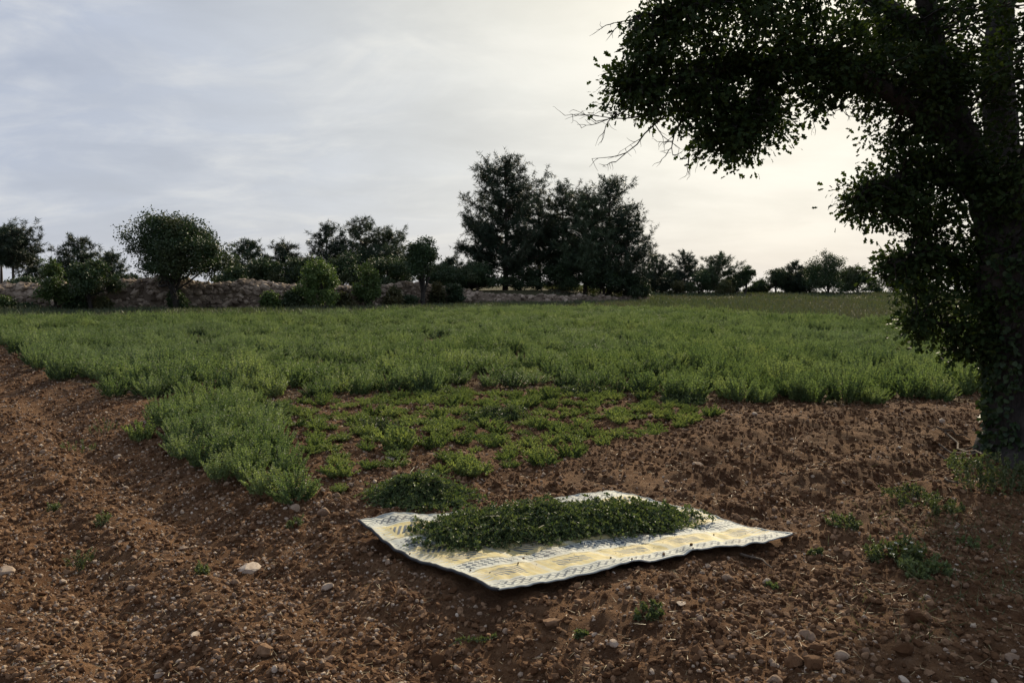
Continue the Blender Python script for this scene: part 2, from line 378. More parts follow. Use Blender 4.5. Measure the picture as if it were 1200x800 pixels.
# ------------------------------------------------------------------ stones and clods
def ico(sub):
    import bmesh
    bm = bmesh.new(); bmesh.ops.create_icosphere(bm, subdivisions=sub, radius=1.0)
    V = np.array([v.co[:] for v in bm.verts]); F = np.array([[v.index for v in f.verts] for f in bm.faces]); bm.free()
    return V, F
ICO = {s: ico(s) for s in (1, 2, 3)}
def rock(sub, seed, rough=0.25, cuts=7, squash=0.7):
    rng = np.random.default_rng(seed); V, F = ICO[sub]; V = V.copy()
    V = V * (1 + rough * rng.normal(size=(len(V), 1)) * (0.3 if sub > 1 else 0.7))
    for _ in range(cuts):                                    # knock flat faces into it
        d = nrm(rng.normal(size=3)); h = rng.uniform(0.5, 0.85); s = V @ d
        V = V - np.outer(np.clip(s - h, 0, None), d)
    V = V * np.array([1.0, rng.uniform(0.65, 0.95), squash * rng.uniform(0.8, 1.15)])
    return V, F
stone_me = [mesh_np('stone', *rock(2, 100 + i, 0.14, 11, 0.72), M['stone']) for i in range(9)]
pale_me = [mesh_np('stone', *rock(2, 140 + i, 0.10, 12, 0.62), M['pale_stone']) for i in range(6)]
clod_me = [mesh_np('clod', *rock(2, 180 + i, 0.5, 7, 0.75), M['clod'], False) for i in range(8)]

MATC = [G(*p, lift=l_)[:2] for p, l_ in (((586, 702), 0.05), ((927, 630), 0.05), ((724, 577), 0.07), ((422, 616), 0.075))]     # front, right, back, left corners
def in_poly(x, y, poly):
    r = np.zeros(np.shape(x), bool); n = len(poly)
    for i in range(n):
        (x1, y1), (x2, y2) = poly[i], poly[(i + 1) % n]
        c = ((y1 > y) != (y2 > y)) & (x < (x2 - x1) * (y - y1) / (y2 - y1 + 1e-12) + x1); r ^= c
    return r
def soil_points(n, rng, y0=2.5, y1=13.0, p=1.0):
    y = y0 + (y1 - y0) * rng.random(n) ** p
    x = (rng.random(n) * 2 - 1) * (0.72 * y + 1.2)
    k = ~(in_field(x, y) & (edge_dist(x, y) < -1.6) & (y > y_front(x) + 1.3)) & ~in_poly(x, y, MATC) & (np.hypot(x - 4.78, y - 7.5) > 0.4)
    return x[k], y[k]
rng = np.random.default_rng(21)
stones = []
def put_stone(me, x, y, s, rz, sink=0.25, label=None, group=None, name='stone'):
    o = obj(name, me, loc=(x, y, gz(x, y) + s * (0.45 - sink))); o.scale = (s, s, s)
    o.rotation_euler = (rng.uniform(-0.5, 0.5), rng.uniform(-0.5, 0.5), rz)
    tag(o, label, 'stone', group); stones.append(o); return o
def stone_px(px, py, wpx, me, label, flat=None):
    p = G(px, py); s = wpx * p[1] / FPX / 2
    o = put_stone(me, p[0], p[1], s, rng.uniform(0, 6), 0.25, label, name='stone')
    if flat: o.scale = (s, s, s * flat); o.rotation_euler = (0, 0, rng.uniform(-.4, .4))
    return o
stone_px(291, 668, 34, pale_me[0], 'large pale limestone lump left of the mat on open soil', 0.85)
stone_px(4, 672, 32, pale_me[1], 'large pale stone beside small weeds on the tilled soil', 0.9)
stone_px(383, 691, 20, pale_me[2], 'angular pale stone in the soil off the mat\'s dark bound edge')
stone_px(214, 644, 22, pale_me[3], 'flat pale stone bedded on the trodden stony track', 0.5)
stone_px(378, 603, 20, stone_me[1], 'grey stone beside the cut herb pile by the mat corner')
stone_px(346, 598, 18, stone_me[2], 'dusty stone at the foot of the tall herb strip')
stone_px(798, 712, 14, pale_me[4], 'small flat tan chip on dark soil in front of the mat', 0.35)
LS = {0: ('dusty brown field stone lying loose on the tilled soil', 'dusty brown stones on the tilled soil'), 1: ('pale beige limestone lying loose on the tilled soil', 'pale loose limestones on the tilled soil')}
x, y = soil_points(9000, rng, 2.9, 9.5, 1.2)
u, v, _f = project(np.stack([x, y, 0 * x], -1))
keep = np.where((u > -20) & (u < 1220) & (v < 815))[0]
# stones are thicker on the left track and thinner under the oak
wgt = 0.35 + 0.65 * sstep(0.8, -1.5, x[keep]) + 0.5 * sstep(3.9, 3.2, y[keep]); wgt /= wgt.sum()
sel = rng.choice(keep, 250, replace=False, p=wgt)
def stone_label(kd, x, y):
    k0 = 'pale beige limestone' if kd else 'dusty brown field stone'
    if edge_dist(x, y) > 0.9: w = 'on the stony track left of the herb strip' if y > 5.2 else 'on the open stony soil away from the mat'
    elif x > 1.9: w = 'on the soil between the mat and the oak'
    elif y < 5.0: w = 'on the soil just before the mat'
    else: w = 'on the soil around and behind the mat'
    w = w.replace(' left of', ' beside')
    return k0 + ' lying loose ' + w, ('pale' if kd else 'brown') + ' stones ' + w
for q, i in enumerate(sel):
    s = min(0.046, 0.014 + 0.009 * rng.exponential()) * (0.75 + 0.06 * y[i]); kd = 1 if rng.random() < 0.36 else 0
    put_stone((pale_me if kd else stone_me)[q % (6 if kd else 9)], x[i], y[i], s, rng.uniform(0, 6.28), 0.2, *stone_label(kd, x[i], y[i]))
def scat_rocks(name, n, smin, smax, pw, srcs, label, cat, seed, sink=0.15, dens=None):
    r = np.random.default_rng(seed); x, y = soil_points(n, r, 2.5, 21.0, 1.7)
    if dens is not None: k = r.random(len(x)) < dens(x, y); x, y = x[k], y[k]
    s = (smin + (smax - smin) * r.random(len(x)) ** pw) * (0.75 + 0.06 * y)
    z = gh(x, y) + s * (0.45 - sink * 2.2)
    return scatter(name, np.stack([x, y, z], -1), np.stack([r.uniform(-.6, .6, len(x)), r.uniform(-.6, .6, len(x)), r.uniform(0, 6.28, len(x))], -1),
                   np.stack([s, s * r.uniform(.8, 1.2, len(x)), s], -1), r.integers(0, len(srcs), len(x)), srcs, label, cat)
first = {}
for o in stones: first.setdefault(o.data.name, o)
st_src = [[first[m.name]] for m in stone_me if m.name in first]
pl_src = [[first[m.name]] for m in pale_me if m.name in first]
clod_obj = []
for q, me in enumerate(clod_me):
    p = G(rng.uniform(100, 1100), rng.uniform(720, 780)); o = obj('soil_clod', me, loc=(p[0], p[1], gz(p[0], p[1]) + 0.012)); o.scale = (0.045,) * 3
    tag(o, 'dark red brown lump of tilled earth on the open soil', 'clod', 'fist sized earth clods'); clod_obj.append(o)
lft = lambda x, y: np.clip(0.22 + 0.75 * sstep(1.0, -2.0, x) + 0.45 * (vn(x * 1.1, y * 1.1, 77)), 0.08, 1)
scat_rocks('clods', 330000, 0.0028, 0.026, 4.0, [[o] for o in clod_obj], 'small crumbled clods of red brown earth covering the plot', 'soil', 31, dens=lambda x, y: np.clip(0.65 + 1.5 * fbm(x * 1.9, y * 1.9, 3, 79), 0.3, 1))
scat_rocks('gravel', 120000, 0.0025, 0.019, 3.4, st_src, 'small dusty stones and gravel mixed into the tilled soil', 'gravel', 32, dens=lft)
scat_rocks('pale_gravel', 60000, 0.0025, 0.015, 3.0, pl_src, 'pale limestone chips strewn over the tilled soil', 'gravel', 33, dens=lft)

# ------------------------------------------------------------------ herb plants
def herb_variant(seed, ns=34, h=0.40, spread=0.17, tuft=False):
    r = np.random.default_rng(seed); st = MB(); P = []; D = []; L = []
    for i in range(ns):
        a = r.uniform(0, 6.28); rr = spread * math.sqrt(r.random()) * 0.75; b = np.array([rr * math.cos(a), rr * math.sin(a), -0.01])
        dome = 1 - 0.52 * (rr / (spread * 0.75)) ** 2; hh = h * r.uniform(0.70, 1.10) * dome; out = (spread * r.uniform(0.15, 0.55) + rr * 0.75) * (1.05 if tuft else 1.0)
        a2 = a + r.normal() * 0.7
        top = b + np.array([out * math.cos(a2), out * math.sin(a2), hh]); mid = (b + top) / 2 + np.array([-0.12 * out * math.cos(a2), -0.12 * out * math.sin(a2), 0.08 * hh]); mid[:2] += (top - b)[:2] * 0.12
        pts = curve([b, mid, top], 2)
        st.add(*tube(pts, np.linspace(0.0028, 0.0012, len(pts)), 3))
        nw = 12 if not tuft else 6
        t = np.linspace(0.16, 1.0, nw); cx = np.stack([np.interp(t, np.linspace(0, 1, len(pts)), pts[:, k]) for k in range(3)], -1)
        per = 5
        for q in range(per):
            an = q * 2 * math.pi / per + r.random() * 3 + np.arange(nw) * 1.2
            d = np.stack([np.cos(an), np.sin(an), np.full(nw, 0.55) + 0.5 * r.random(nw)], -1)
            P.append(cx); D.append(d); L.append((0.038 - 0.018 * t) * r.uniform(0.75, 1.25, nw))
        P.append(np.repeat(top[None], 4, 0)); D.append(np.stack([r.normal(size=4) * .4, r.normal(size=4) * .4, np.ones(4)], -1)); L.append(np.full(4, 0.018))
    P = np.vstack(P); D = np.vstack(D); L = np.concatenate(L)
    lv = MB(); lv.add(*leaves(P, D, L, L * 0.62, DIAM, r, 0.15, 0.4))
    return st.mesh('stems', M['herb_stem']), lv.mesh('leaves', M['tuft'] if tuft else M['herb'])
HV = [herb_variant(300 + i, 40, 0.34 + 0.03 * (i % 4), 0.16) for i in range(7)]
TV = [herb_variant(340 + i, 30, 0.10 + 0.02 * (i % 3), 0.115, True) for i in range(5)]
def make_plant(name, var, x, y, s, sz, rz, label, cat, group):
    e = empty(name, (x, y, gz(x, y)), label, cat, group); e.rotation_euler = (0, 0, rz); e.scale = (s, s, s * sz)
    a = obj('stems', var[0], e); b = obj('leaves', var[1], e); return e
rng = np.random.default_rng(5)
plants = []; occupied = []
STRIP = [G(*p)[:2] for p in ((178, 492), (235, 478), (296, 474), (322, 515), (352, 590), (326, 600), (266, 574), (204, 528))]
k = 0; sp_ = []
for _ in range(6000):                                       # tall strip beside the bare soil, in the line of the row
    a, b = rng.uniform(-5.2, -1.2), rng.uniform(5.2, 10.8)
    if not in_poly(np.array(a), np.array(b), STRIP) or any((a - c) ** 2 + (b - d) ** 2 < 0.25 ** 2 for c, d in sp_): continue
    sp_.append((a, b))
    plants.append(make_plant('herb_plant', HV[k % 7], a, b, rng.uniform(0.72, 0.92), rng.uniform(0.85, 1.1), rng.uniform(0, 6.28),
        'tall bushy green herb in the strip running down towards the mat', 'herb plant', 'uncut herb strip beside the stony track')); k += 1
n_strip = k
# uncut field: rows parallel to the side edge
fx = []; 
for j in range(0, 420):
    for_w = -j * 0.47
    t = np.arange(-95, 60, 0.42); t = t + rng.uniform(-.15, .15, len(t))
    p = EDGE0[None] + ROWD[None] * t[:, None] + ROWN[None] * (for_w + rng.uniform(-.13, .13, (len(t), 1)))
    fx.append(p)
fx = np.vstack(fx)
fx = fx[(fx[:, 1] > 9.5) & (fx[:, 1] < 72) & (np.abs(fx[:, 0]) < 0.70 * fx[:, 1] + 3)]
kk = in_field(fx[:, 0], fx[:, 1]); fx = fx[kk]
thin = rng.random(len(fx)) < np.interp(fx[:, 1], [12, 25, 45, 70], [0.97, 0.8, 0.5, 0.34])
gap = fbm(fx[:, 0] * 0.55, fx[:, 1] * 0.55, 2, 51) > -0.29
fx = fx[thin & (gap | (fx[:, 1] < 13)) & (rng.random(len(fx)) > 0.03)]
dd = fx[:, 1]
u, v, _f = project(np.stack([fx[:, 0], dd, 0 * dd + 0.2], -1))
vis = (u > -30) & (u < 1160)
order = np.argsort(np.where(vis, dd, 1e6)); n_ind = 298 - n_strip
big = set(order[:n_ind].tolist())
hv = 1.0 + 0.9 * fbm(fx[:, 0] * 0.5, fx[:, 1] * 0.5, 3, 53)
def field_label(x, y):
    if edge_dist(x, y) > -1.3: return 'green herb bush on the uncut field\'s side edge along the stony track', 'herb plant', 'field side edge beside the stony track'
    row = 'front row' if y < y_front(x) + 0.75 else 'second rows'
    if x < 2.6: return ('green herb bush in the %s of uncut field facing the clipped patch' % row, 'herb plant', '%s facing the clipped patch' % row)
    return ('green herb bush in the %s of uncut field facing bare soil by the oak' % row, 'herb plant', '%s facing the bare soil by the oak' % row)
for q, i in enumerate(order[:n_ind]):
    plants.append(make_plant('herb_plant', HV[q % 7], fx[i, 0], fx[i, 1], rng.uniform(0.78, 1.3), float(hv[i]) * rng.uniform(0.75, 1.05), rng.uniform(0, 6.28),
        *field_label(fx[i, 0], fx[i, 1])))
rest = np.array([i for i in range(len(fx)) if i not in big]); n = len(rest)
sx = rng.uniform(0.78, 1.3, n) * np.interp(dd[rest], [12, 25, 45, 70], [1.0, 1.1, 1.4, 1.75]); sz = rng.uniform(0.68, 1.12, n) * hv[rest]
pts = np.stack([fx[rest, 0], dd[rest], gh(fx[rest, 0], dd[rest])], -1)
src = [[c for c in plants[i].children] for i in range(7)]
scatter('herb_field', pts, np.stack([0 * sx, 0 * sx, rng.uniform(0, 6.28, n)], -1), np.stack([sx, sx, sz], -1), rng.integers(0, 7, n), src, 'broad green field of uncut herbs reaching back to the stone wall', 'herb field')

# clipped tufts on the harvested patch
PATCH = [G(*p)[:2] for p in ((318, 474), (470, 464), (650, 459), (780, 470), (842, 488), (790, 502), (720, 522), (650, 546), (560, 556), (470, 580), (400, 590), (352, 566), (360, 520))]
tuft_n = 0; tp = []
tries = 0
px0, px1 = min(p[0] for p in PATCH), max(p[0] for p in PATCH); py0, py1 = min(p[1] for p in PATCH), max(p[1] for p in PATCH)
while tuft_n < 235 and tries < 9000:
    tries += 1
    a, b = rng.uniform(px0, px1), rng.uniform(py0, py1)
    if not in_poly(np.array(a), np.array(b), PATCH) or in_field(np.array(a), np.array(b)): continue
    dens = np.interp(b, [6, 7.5, 9, 10.5], [0.16, 0.34, 0.7, 1.0])
    if rng.random() > dens: continue
    if any((a - c) ** 2 + (b - d) ** 2 < 0.18 ** 2 for c, d in tp): continue
    tp.append((a, b)); s = rng.uniform(0.45, 0.95)
    make_plant('clipped_herb', TV[tuft_n % 5], a, b, s, rng.uniform(0.8, 1.5), rng.uniform(0, 6.28), *(('low clipped herb tuft close to the uncut field on the harvested patch', 'herb tuft', 'clipped tufts close to the uncut field') if b > 9.2 else ('low clipped herb tuft on thin harvested soil nearer the mat and strip', 'herb tuft', 'clipped tufts towards the mat'))); tuft_n += 1
for (a, b, s, lab) in ((165, 518, 1.0, 'lone low herb tuft outside the strip on the stony track side'), (465, 528, 1.25, 'rounded bright herb tuft standing apart between soil and clipped rows'),
                       (545, 556, 0.85, 'small round herb tuft on bare soil behind the mat'), (632, 541, 0.8, 'solitary little herb tuft on bare soil behind the mat\'s back edge')):
    p = G(a, b); make_plant('clipped_herb', TV[2], p[0], p[1], s, 1.6, 1.0, lab, 'herb tuft', None)

# ------------------------------------------------------------------ mat
mat_m, nt, b_, out_ = new_mat('woven_mat')
uvn = nd(nt, 'ShaderNodeAttribute', attribute_name='mat_uv'); sp = nd(nt, 'ShaderNodeSeparateXYZ'); lk(nt, uvn.outputs['Vector'], sp.inputs[0])
U_, V_ = sp.outputs[0], sp.outputs[1]                         # metres along the long and the short side
MW, MH = 1.98, 1.58
va = math_n(nt, 'SUBTRACT', MH / 2, math_n(nt, 'ABSOLUTE', math_n(nt, 'SUBTRACT', V_, MH / 2)))   # distance from the nearer long side
ua = math_n(nt, 'SUBTRACT', MW / 2, math_n(nt, 'ABSOLUTE', math_n(nt, 'SUBTRACT', U_, MW / 2)))
def band(x, a, b2): return math_n(nt, 'MULTIPLY', math_n(nt, 'GREATER_THAN', x, a), math_n(nt, 'LESS_THAN', x, b2))
def sq(x, per, duty):
    return math_n(nt, 'LESS_THAN', math_n(nt, 'FRACT', math_n(nt, 'DIVIDE', x, per)), duty)
def orr(a, b2): return math_n(nt, 'MAXIMUM', a, b2)
def andd(a, b2): return math_n(nt, 'MULTIPLY', a, b2)
yel = (0.60, 0.49, 0.21); crm = (0.62, 0.58, 0.42); wht = (0.56, 0.585, 0.52); gry = (0.060, 0.095, 0.135)
c = mixc(nt, sq(U_, 0.046, 0.5), yel, (0.62, 0.54, 0.28))
# cream lace borders along the long sides
lace = orr(band(va, 0.0, 0.15), band(va, 0.37, 0.40))
c = mixc(nt, lace, c, wht)
d1 = math_n(nt, 'ADD', U_, va); d2 = math_n(nt, 'SUBTRACT', U_, va)
net = orr(sq(d1, 0.05, 0.34), sq(d2, 0.05, 0.34))
c = mixc(nt, andd(net, band(va, 0.045, 0.115)), c, gry)
lines = orr(orr(band(va, 0.022, 0.032), band(va, 0.125, 0.133)), orr(band(va, 0.355, 0.362), band(va, 0.536, 0.545)))
c = mixc(nt, lines, c, gry)
# grey chequered band
chk = band(va, 0.40, 0.53)
c = mixc(nt, chk, c, wht)
xo = math_n(nt, 'ABSOLUTE', math_n(nt, 'SUBTRACT', sq(d1, 0.075, 0.55), sq(d2, 0.075, 0.5)))
c = mixc(nt, andd(chk, xo), c, gry)
# palm-leaf like motifs repeated in the yellow bands
um = math_n(nt, 'FRACT', math_n(nt, 'DIVIDE', U_, 0.40)); 
mot = andd(band(um, 0.28, 0.78), sq(math_n(nt, 'ADD', U_, math_n(nt, 'MULTIPLY', va, 0.7)), 0.036, 0.55))
mband = orr(band(va, 0.20, 0.31), band(va, 0.60, 0.72))
c = mixc(nt, andd(mot, mband), c, gry)
cross = andd(band(um, 0.0, 0.10), math_n(nt, 'GREATER_THAN', va, 0.15))
c = mixc(nt, math_n(nt, 'MULTIPLY', cross, 0.55), c, wht)
side = math_n(nt, 'LESS_THAN', ua, 0.09)
c = mixc(nt, andd(side, sq(V_, 0.03, 0.5)), c, wht)
gm = nd(nt, 'ShaderNodeNewGeometry')
c = mixc(nt, ramp(nt, noise(nt, gm.outputs['Position'], 3.0, 5, 0.7), [(0.50, 0.0), (0.75, 0.4)]), c, (0.34, 0.25, 0.155))
wv = nd(nt, 'ShaderNodeTexWave', wave_type='BANDS', bands_direction='X'); wv.inputs['Scale'].default_value = 40; lk(nt, uvn.outputs['Vector'], wv.inputs['Vector'])
wv2 = nd(nt, 'ShaderNodeTexWave', wave_type='BANDS', bands_direction='Y'); wv2.inputs['Scale'].default_value = 55; lk(nt, uvn.outputs['Vector'], wv2.inputs['Vector'])
c = mixc(nt, math_n(nt, 'MULTIPLY', wv.outputs['Fac'], 0.28), c, (0.30, 0.25, 0.14))
lk(nt, c, b_.inputs['Base Color']); b_.inputs['Roughness'].default_value = 0.6; b_.inputs['Specular IOR Level'].default_value = 0.22
bp = nd(nt, 'ShaderNodeBump'); bp.inputs['Strength'].default_value = 0.5; bp.inputs['Distance'].default_value = 0.004
lk(nt, math_n(nt, 'ADD', wv.outputs['Fac'], wv2.outputs['Fac']), bp.inputs['Height']); lk(nt, bp.outputs[0], b_.inputs['Normal'])
M['mat'] = mat_m
bm_, nt2, bb, oo = new_mat('mat_binding'); bb.inputs['Base Color'].default_value = (0.022, 0.026, 0.030, 1); bb.inputs['Roughness'].default_value = 0.6
M['binding'] = bm_
bm2, nt2, bb, oo = new_mat('mat_pale_hem'); bb.inputs['Base Color'].default_value = (0.33, 0.36, 0.34, 1); bb.inputs['Roughness'].default_value = 0.6
M['hem'] = bm2
NU, NV = 120, 90
uu, vv = np.meshgrid(np.linspace(0, 1, NU), np.linspace(0, 1, NV))
Fc, Rc, Bc, Lc = [np.array(c_) for c_ in MATC]
def mat_xy(u, v):
    p = (Fc[None] * ((1 - u) * (1 - v))[:, None] + Rc[None] * (u * (1 - v))[:, None] + Bc[None] * (u * v)[:, None] + Lc[None] * ((1 - u) * v)[:, None])
    p = p + FN[None] * (0.018 * np.sin(u * 11 + 1) * (1 - v))[:, None]           # uneven front and back edges
    p = p + FN[None] * (0.05 * np.sin(u * 7.0 + 0.5) * v + 0.02 * np.sin(u * 19) * v)[:, None]
    return p
mp_ = mat_xy(uu.ravel(), vv.ravel()); ur, vr = uu.ravel(), vv.ravel()
def smooth_ground(p):
    z = 0
    for dx, dy in ((0, 0), (.14, 0), (-.14, 0), (0, .14), (0, -.14), (.1, .1), (-.1, -.1), (.1, -.1), (-.1, .1)): z = z + gh(p[:, 0] + dx, p[:, 1] + dy)
    return z / 9
def mat_z(u, v, p):
    z = smooth_ground(p) + 0.042
    ef = np.exp(-v / 0.09); el = np.exp(-u / 0.07); er = np.exp(-(1 - u) / 0.07); eb = np.exp(-(1 - v) / 0.12)
    z = z + ef * (0.016 + 0.030 * vn(u * 7, 0 * u + 2.2, 61) + 0.022 * vn(u * 17, 0 * u, 62)) + el * (0.034 + 0.012 * np.sin(v * 9)) + er * 0.008 + eb * (0.03 + 0.07 * vn(u * 5 + 0.7, 0 * u, 63))
    return z + 0.016 * vn(u * 6, v * 5, 64) + 0.010 * vn(u * 15, v * 3, 65) + 0.35 * (gh(p[:, 0], p[:, 1]) - smooth_ground(p))
mz = mat_z(ur, vr, mp_)
ground_at = gh(mp_[:, 0], mp_[:, 1])
mz = np.maximum(mz, ground_at + 0.006)
Vt = np.column_stack([mp_, mz]); Vb = Vt - np.array([0, 0, 0.004])
ii = (np.arange(NV - 1)[:, None] * NU + np.arange(NU - 1)[None]).ravel()
Ft = np.stack([ii, ii + 1, ii + NU + 1, ii + NU], -1); Fb = Ft[:, ::-1] + NU * NV
ring = np.concatenate([np.arange(NU), np.arange(1, NV) * NU + NU - 1, (NV - 1) * NU + np.arange(NU - 2, -1, -1), np.arange(NV - 2, 0, -1) * NU])
r2 = np.roll(ring, -1); Fs = np.stack([ring, ring + NU * NV, r2 + NU * NV, r2], -1)
sheet = mesh_np('woven_sheet', np.vstack([Vt, Vb]), np.vstack([Ft, Fb, Fs]), M['mat'], True)
ca = sheet.attributes.new('mat_uv', 'FLOAT_VECTOR', 'POINT')
ca.data.foreach_set('vector', np.tile(np.column_stack([ur * MW, vr * MH, 0 * ur]), (2, 1)).astype(np.float32).ravel())
c0 = Vt.mean(0); c0[2] = gz(c0[0], c0[1])
mat_e = empty('woven_mat', c0, 'yellow and grey patterned plastic straw mat spread on the tilled soil', 'mat')
def child_world(name, me, parent):
    o = obj(name, me, parent); me.vertices.foreach_set('co', (np.array([v.co[:] for v in me.vertices]) - np.array(parent.location)).astype(np.float32).ravel()); me.update(); return o
child_world('woven_sheet', sheet, mat_e)
def hem(idx, mat, rad, name):
    P = Vt[idx] - np.array([0, 0, 0.002])
    V, F = tube(P, rad, 6); return child_world(name, mesh_np(name, V, F, mat, True), mat_e)
tag(hem(ring[:NU], M['hem'], 0.0055, 'hem'), 'pale grey front hem')
hem(ring[NU + NV - 2:2 * NU + NV - 2], M['hem'], 0.0055, 'hem')
tag(hem(np.arange(NV) * NU, M['binding'], 0.010, 'edge_binding'), 'black bound side edge')
hem(np.arange(NV) * NU + NU - 1, M['hem'], 0.006, 'edge_binding')

# ------------------------------------------------------------------ heaps of cut herbs
def heap(name, x0, y0, ax, L, W, H, zfun, n, seed, label, lobes=5, lc=None):
    r = np.random.default_rng(seed); ax = np.array(ax) / np.linalg.norm(ax); ay = np.array([-ax[1], ax[0]])
    lc = lc or [(r.uniform(-0.62, 0.62), r.uniform(-0.3, 0.3), r.uniform(0.55, 1.0)) for _ in range(lobes)]
    def hf(s, t):
        rim = np.clip(1 - (np.abs(s) ** 2.4 + np.abs(t) ** 2.2), 0, 1) ** 0.55
        g = 0
        for a, b2, k2 in lc: g = np.maximum(g, k2 * np.exp(-((s - a) ** 2 / (0.035 if lobes > 4 else 0.12) + (t - b2) ** 2 / 0.16)))
        return H * rim * (0.20 + 0.80 * g + 0.45 * fbm(s * 6, t * 3 + seed, 3, seed))
    def pos(s, t):
        wob = 1 + 0.55 * vn(s * 3.5, t * 0 + seed, seed + 3)
        return x0 + ax[0] * s * L / 2 + ay[0] * t * wob * W / 2, y0 + ax[1] * s * L / 2 + ay[1] * t * wob * W / 2
    e = empty(name, (x0, y0, float(zfun(np.array([x0]), np.array([y0]))[0])), label, 'herb heap')
    # packed inside of the heap
    S, T = np.meshgrid(np.linspace(-0.97, 0.97, 40), np.linspace(-0.97, 0.97, 24)); S, T = S.ravel(), T.ravel()
    x, y = pos(S, T); z = zfun(x, y) + hf(S, T) * 0.80 - 0.01
    i0 = (np.arange(23)[:, None] * 40 + np.arange(39)[None]).ravel()
    child_world('packed_stems', mesh_np('packed_stems', np.stack([x, y, z], -1), np.stack([i0, i0 + 1, i0 + 41, i0 + 40], -1), M['cut_core']), e)
    s, t = r.uniform(-1, 1, n * 2), r.uniform(-1, 1, n * 2); k2 = (np.abs(s) ** 2.4 + np.abs(t) ** 2.2) < 1.02; s, t = s[k2], t[k2]
    nlo = max(8, n // 12); al = r.uniform(0, 6.28, nlo); rl = r.uniform(1.0, 1.22, nlo); s = np.append(s, np.cos(al) * rl); t = np.append(t, np.sin(al) * rl)
    x, y = pos(s, t); hh = hf(s, t); z = zfun(x, y) + hh * r.uniform(0.72, 1.0, len(x)) + 0.006
    P = []; D = []; Ls = []; st = MB()
    for i in range(len(x)):
        a = r.uniform(0, 6.28); ln = r.uniform(0.06, 0.17); b0 = np.array([x[i], y[i], z[i]])
        out_d = ax * s[i] + ay * t[i] * 0.7
        d = np.array([math.cos(a) + out_d[0], math.sin(a) + out_d[1], r.uniform(-0.15, 0.45)]); d /= np.linalg.norm(d)
        p2 = b0 + d * ln; p1 = (b0 + p2) / 2 + np.array([0, 0, 0.018])
        zf = float(zfun(np.array([p2[0]]), np.array([p2[1]]))[0]); p2[2] = max(p2[2] - 0.012, zf + 0.008)
        pts = np.array([b0, p1, p2])
        if i % 2 == 0: st.add(*tube(np.vstack([b0 - d * ln * 0.5 + np.array([0, 0, 0.004]), pts]) if r.random() < 0.25 else pts, 0.0018, 3))
        m = 9; tt = np.linspace(0.1, 1, m); cx = np.stack([np.interp(tt, [0, .5, 1], pts[:, k3]) for k3 in range(3)], -1)
        P.append(np.repeat(cx, 2, 0)); dd_ = rdir(2 * m, r) + d * 0.5 + np.array([0, 0, .25]); D.append(dd_); Ls.append(r.uniform(0.015, 0.030, 2 * m))
    for i in r.integers(0, len(x), n // 9):
        a = r.uniform(0, 6.28); d = nrm(np.array([math.cos(a), math.sin(a), r.uniform(-0.1, 0.35)])); b0 = np.array([x[i], y[i], z[i] + 0.008]); e1 = b0 + d * r.uniform(0.08, 0.18)
        e1[2] = max(e1[2], float(zfun(e1[:1], e1[1:2])[0]) + 0.006); st.add(*tube(np.array([b0, (b0 + e1) / 2 + np.array([0, 0, .01]), e1]), 0.0024, 4))
    P = np.vstack(P); D = np.vstack(D); Ls = np.concatenate(Ls)
    lv = MB(); lv.add(*leaves(P, D, Ls, Ls * 0.66, DIAM, r, 0.2, 0.3))
    child_world('leaves', lv.mesh('leaves', M['cut']), e); child_world('stems', st.mesh('stems', M['herb_stem']), e)
    return e
_matpts = Vt
def mat_top(x, y):
    x = np.atleast_1d(x); y = np.atleast_1d(y)
    return np.array([_matpts[np.argmin((_matpts[:, 0] - a) ** 2 + (_matpts[:, 1] - b2) ** 2), 2] for a, b2 in zip(x, y)])
hp = (G(488, 626, lift=.08)[:2] + G(812, 602, lift=.08)[:2]) / 2; hd = G(812, 602, lift=.08)[:2] - G(488, 626, lift=.08)[:2]
heap('cut_herb_heap', hp[0] + 0.0, hp[1] + 0.04, hd, np.linalg.norm(hd) * 0.84, 0.46, 0.14, mat_top, 1400, 61, 'long heap of dark green cut herbs piled on the straw mat', 8, [(-0.78, -0.3, .3), (-0.48, -.1, .55), (-0.12, .2, 1.0), (0.05, -.4, .6), (.33, .15, .92), (.45, -.4, .5), (.66, 0, .7), (.88, .1, .35)])
gp = G(494, 584); heap('cut_herb_heap', gp[0], gp[1], (1, -0.15), 0.62, 0.40, 0.16, gh, 420, 62, 'pile of cut herbs on the ground beside the mat corner', 3)
for q, (a, b2, w, lab) in enumerate(((583, 488, 62, 'dark cut herb pile in the middle of the harvested patch'), (508, 459, 44, 'dark cut herb pile against the uncut field, beside tall plants'),
        (690, 462, 60, 'long low pile of cut herbs at the back of the harvested patch'), (320, 482, 40, 'cut herb pile where the tall strip meets the uncut field'), (800, 470, 40, 'cut herb pile near the patch end towards the oak'), (445, 506, 42, 'small heap of cut herbs among the clipped tufts by the strip'))):
    p = G(a, b2); heap('cut_herb_heap', p[0], p[1], (1, 0.1 * (q % 3 - 1)), w * p[1] / FPX, 0.42, 0.13, gh, 150, 70 + q, lab, 2)

r = np.random.default_rng(390); n = 90; u_, v_ = r.random(n), r.random(n) ** 1.3; p_ = mat_xy(u_, v_); s_ = 0.0025 + 0.009 * r.random(n) ** 4
scatter('soil_crumbs', np.column_stack([p_, mat_top(p_[:, 0], p_[:, 1]) + s_ * 0.5]), r.uniform(0, 6.28, (n, 3)), np.repeat(s_[:, None], 3, 1), r.integers(0, len(clod_obj), n), [[o] for o in clod_obj], 'small crumbs of red soil spilled on the straw mat', 'soil')
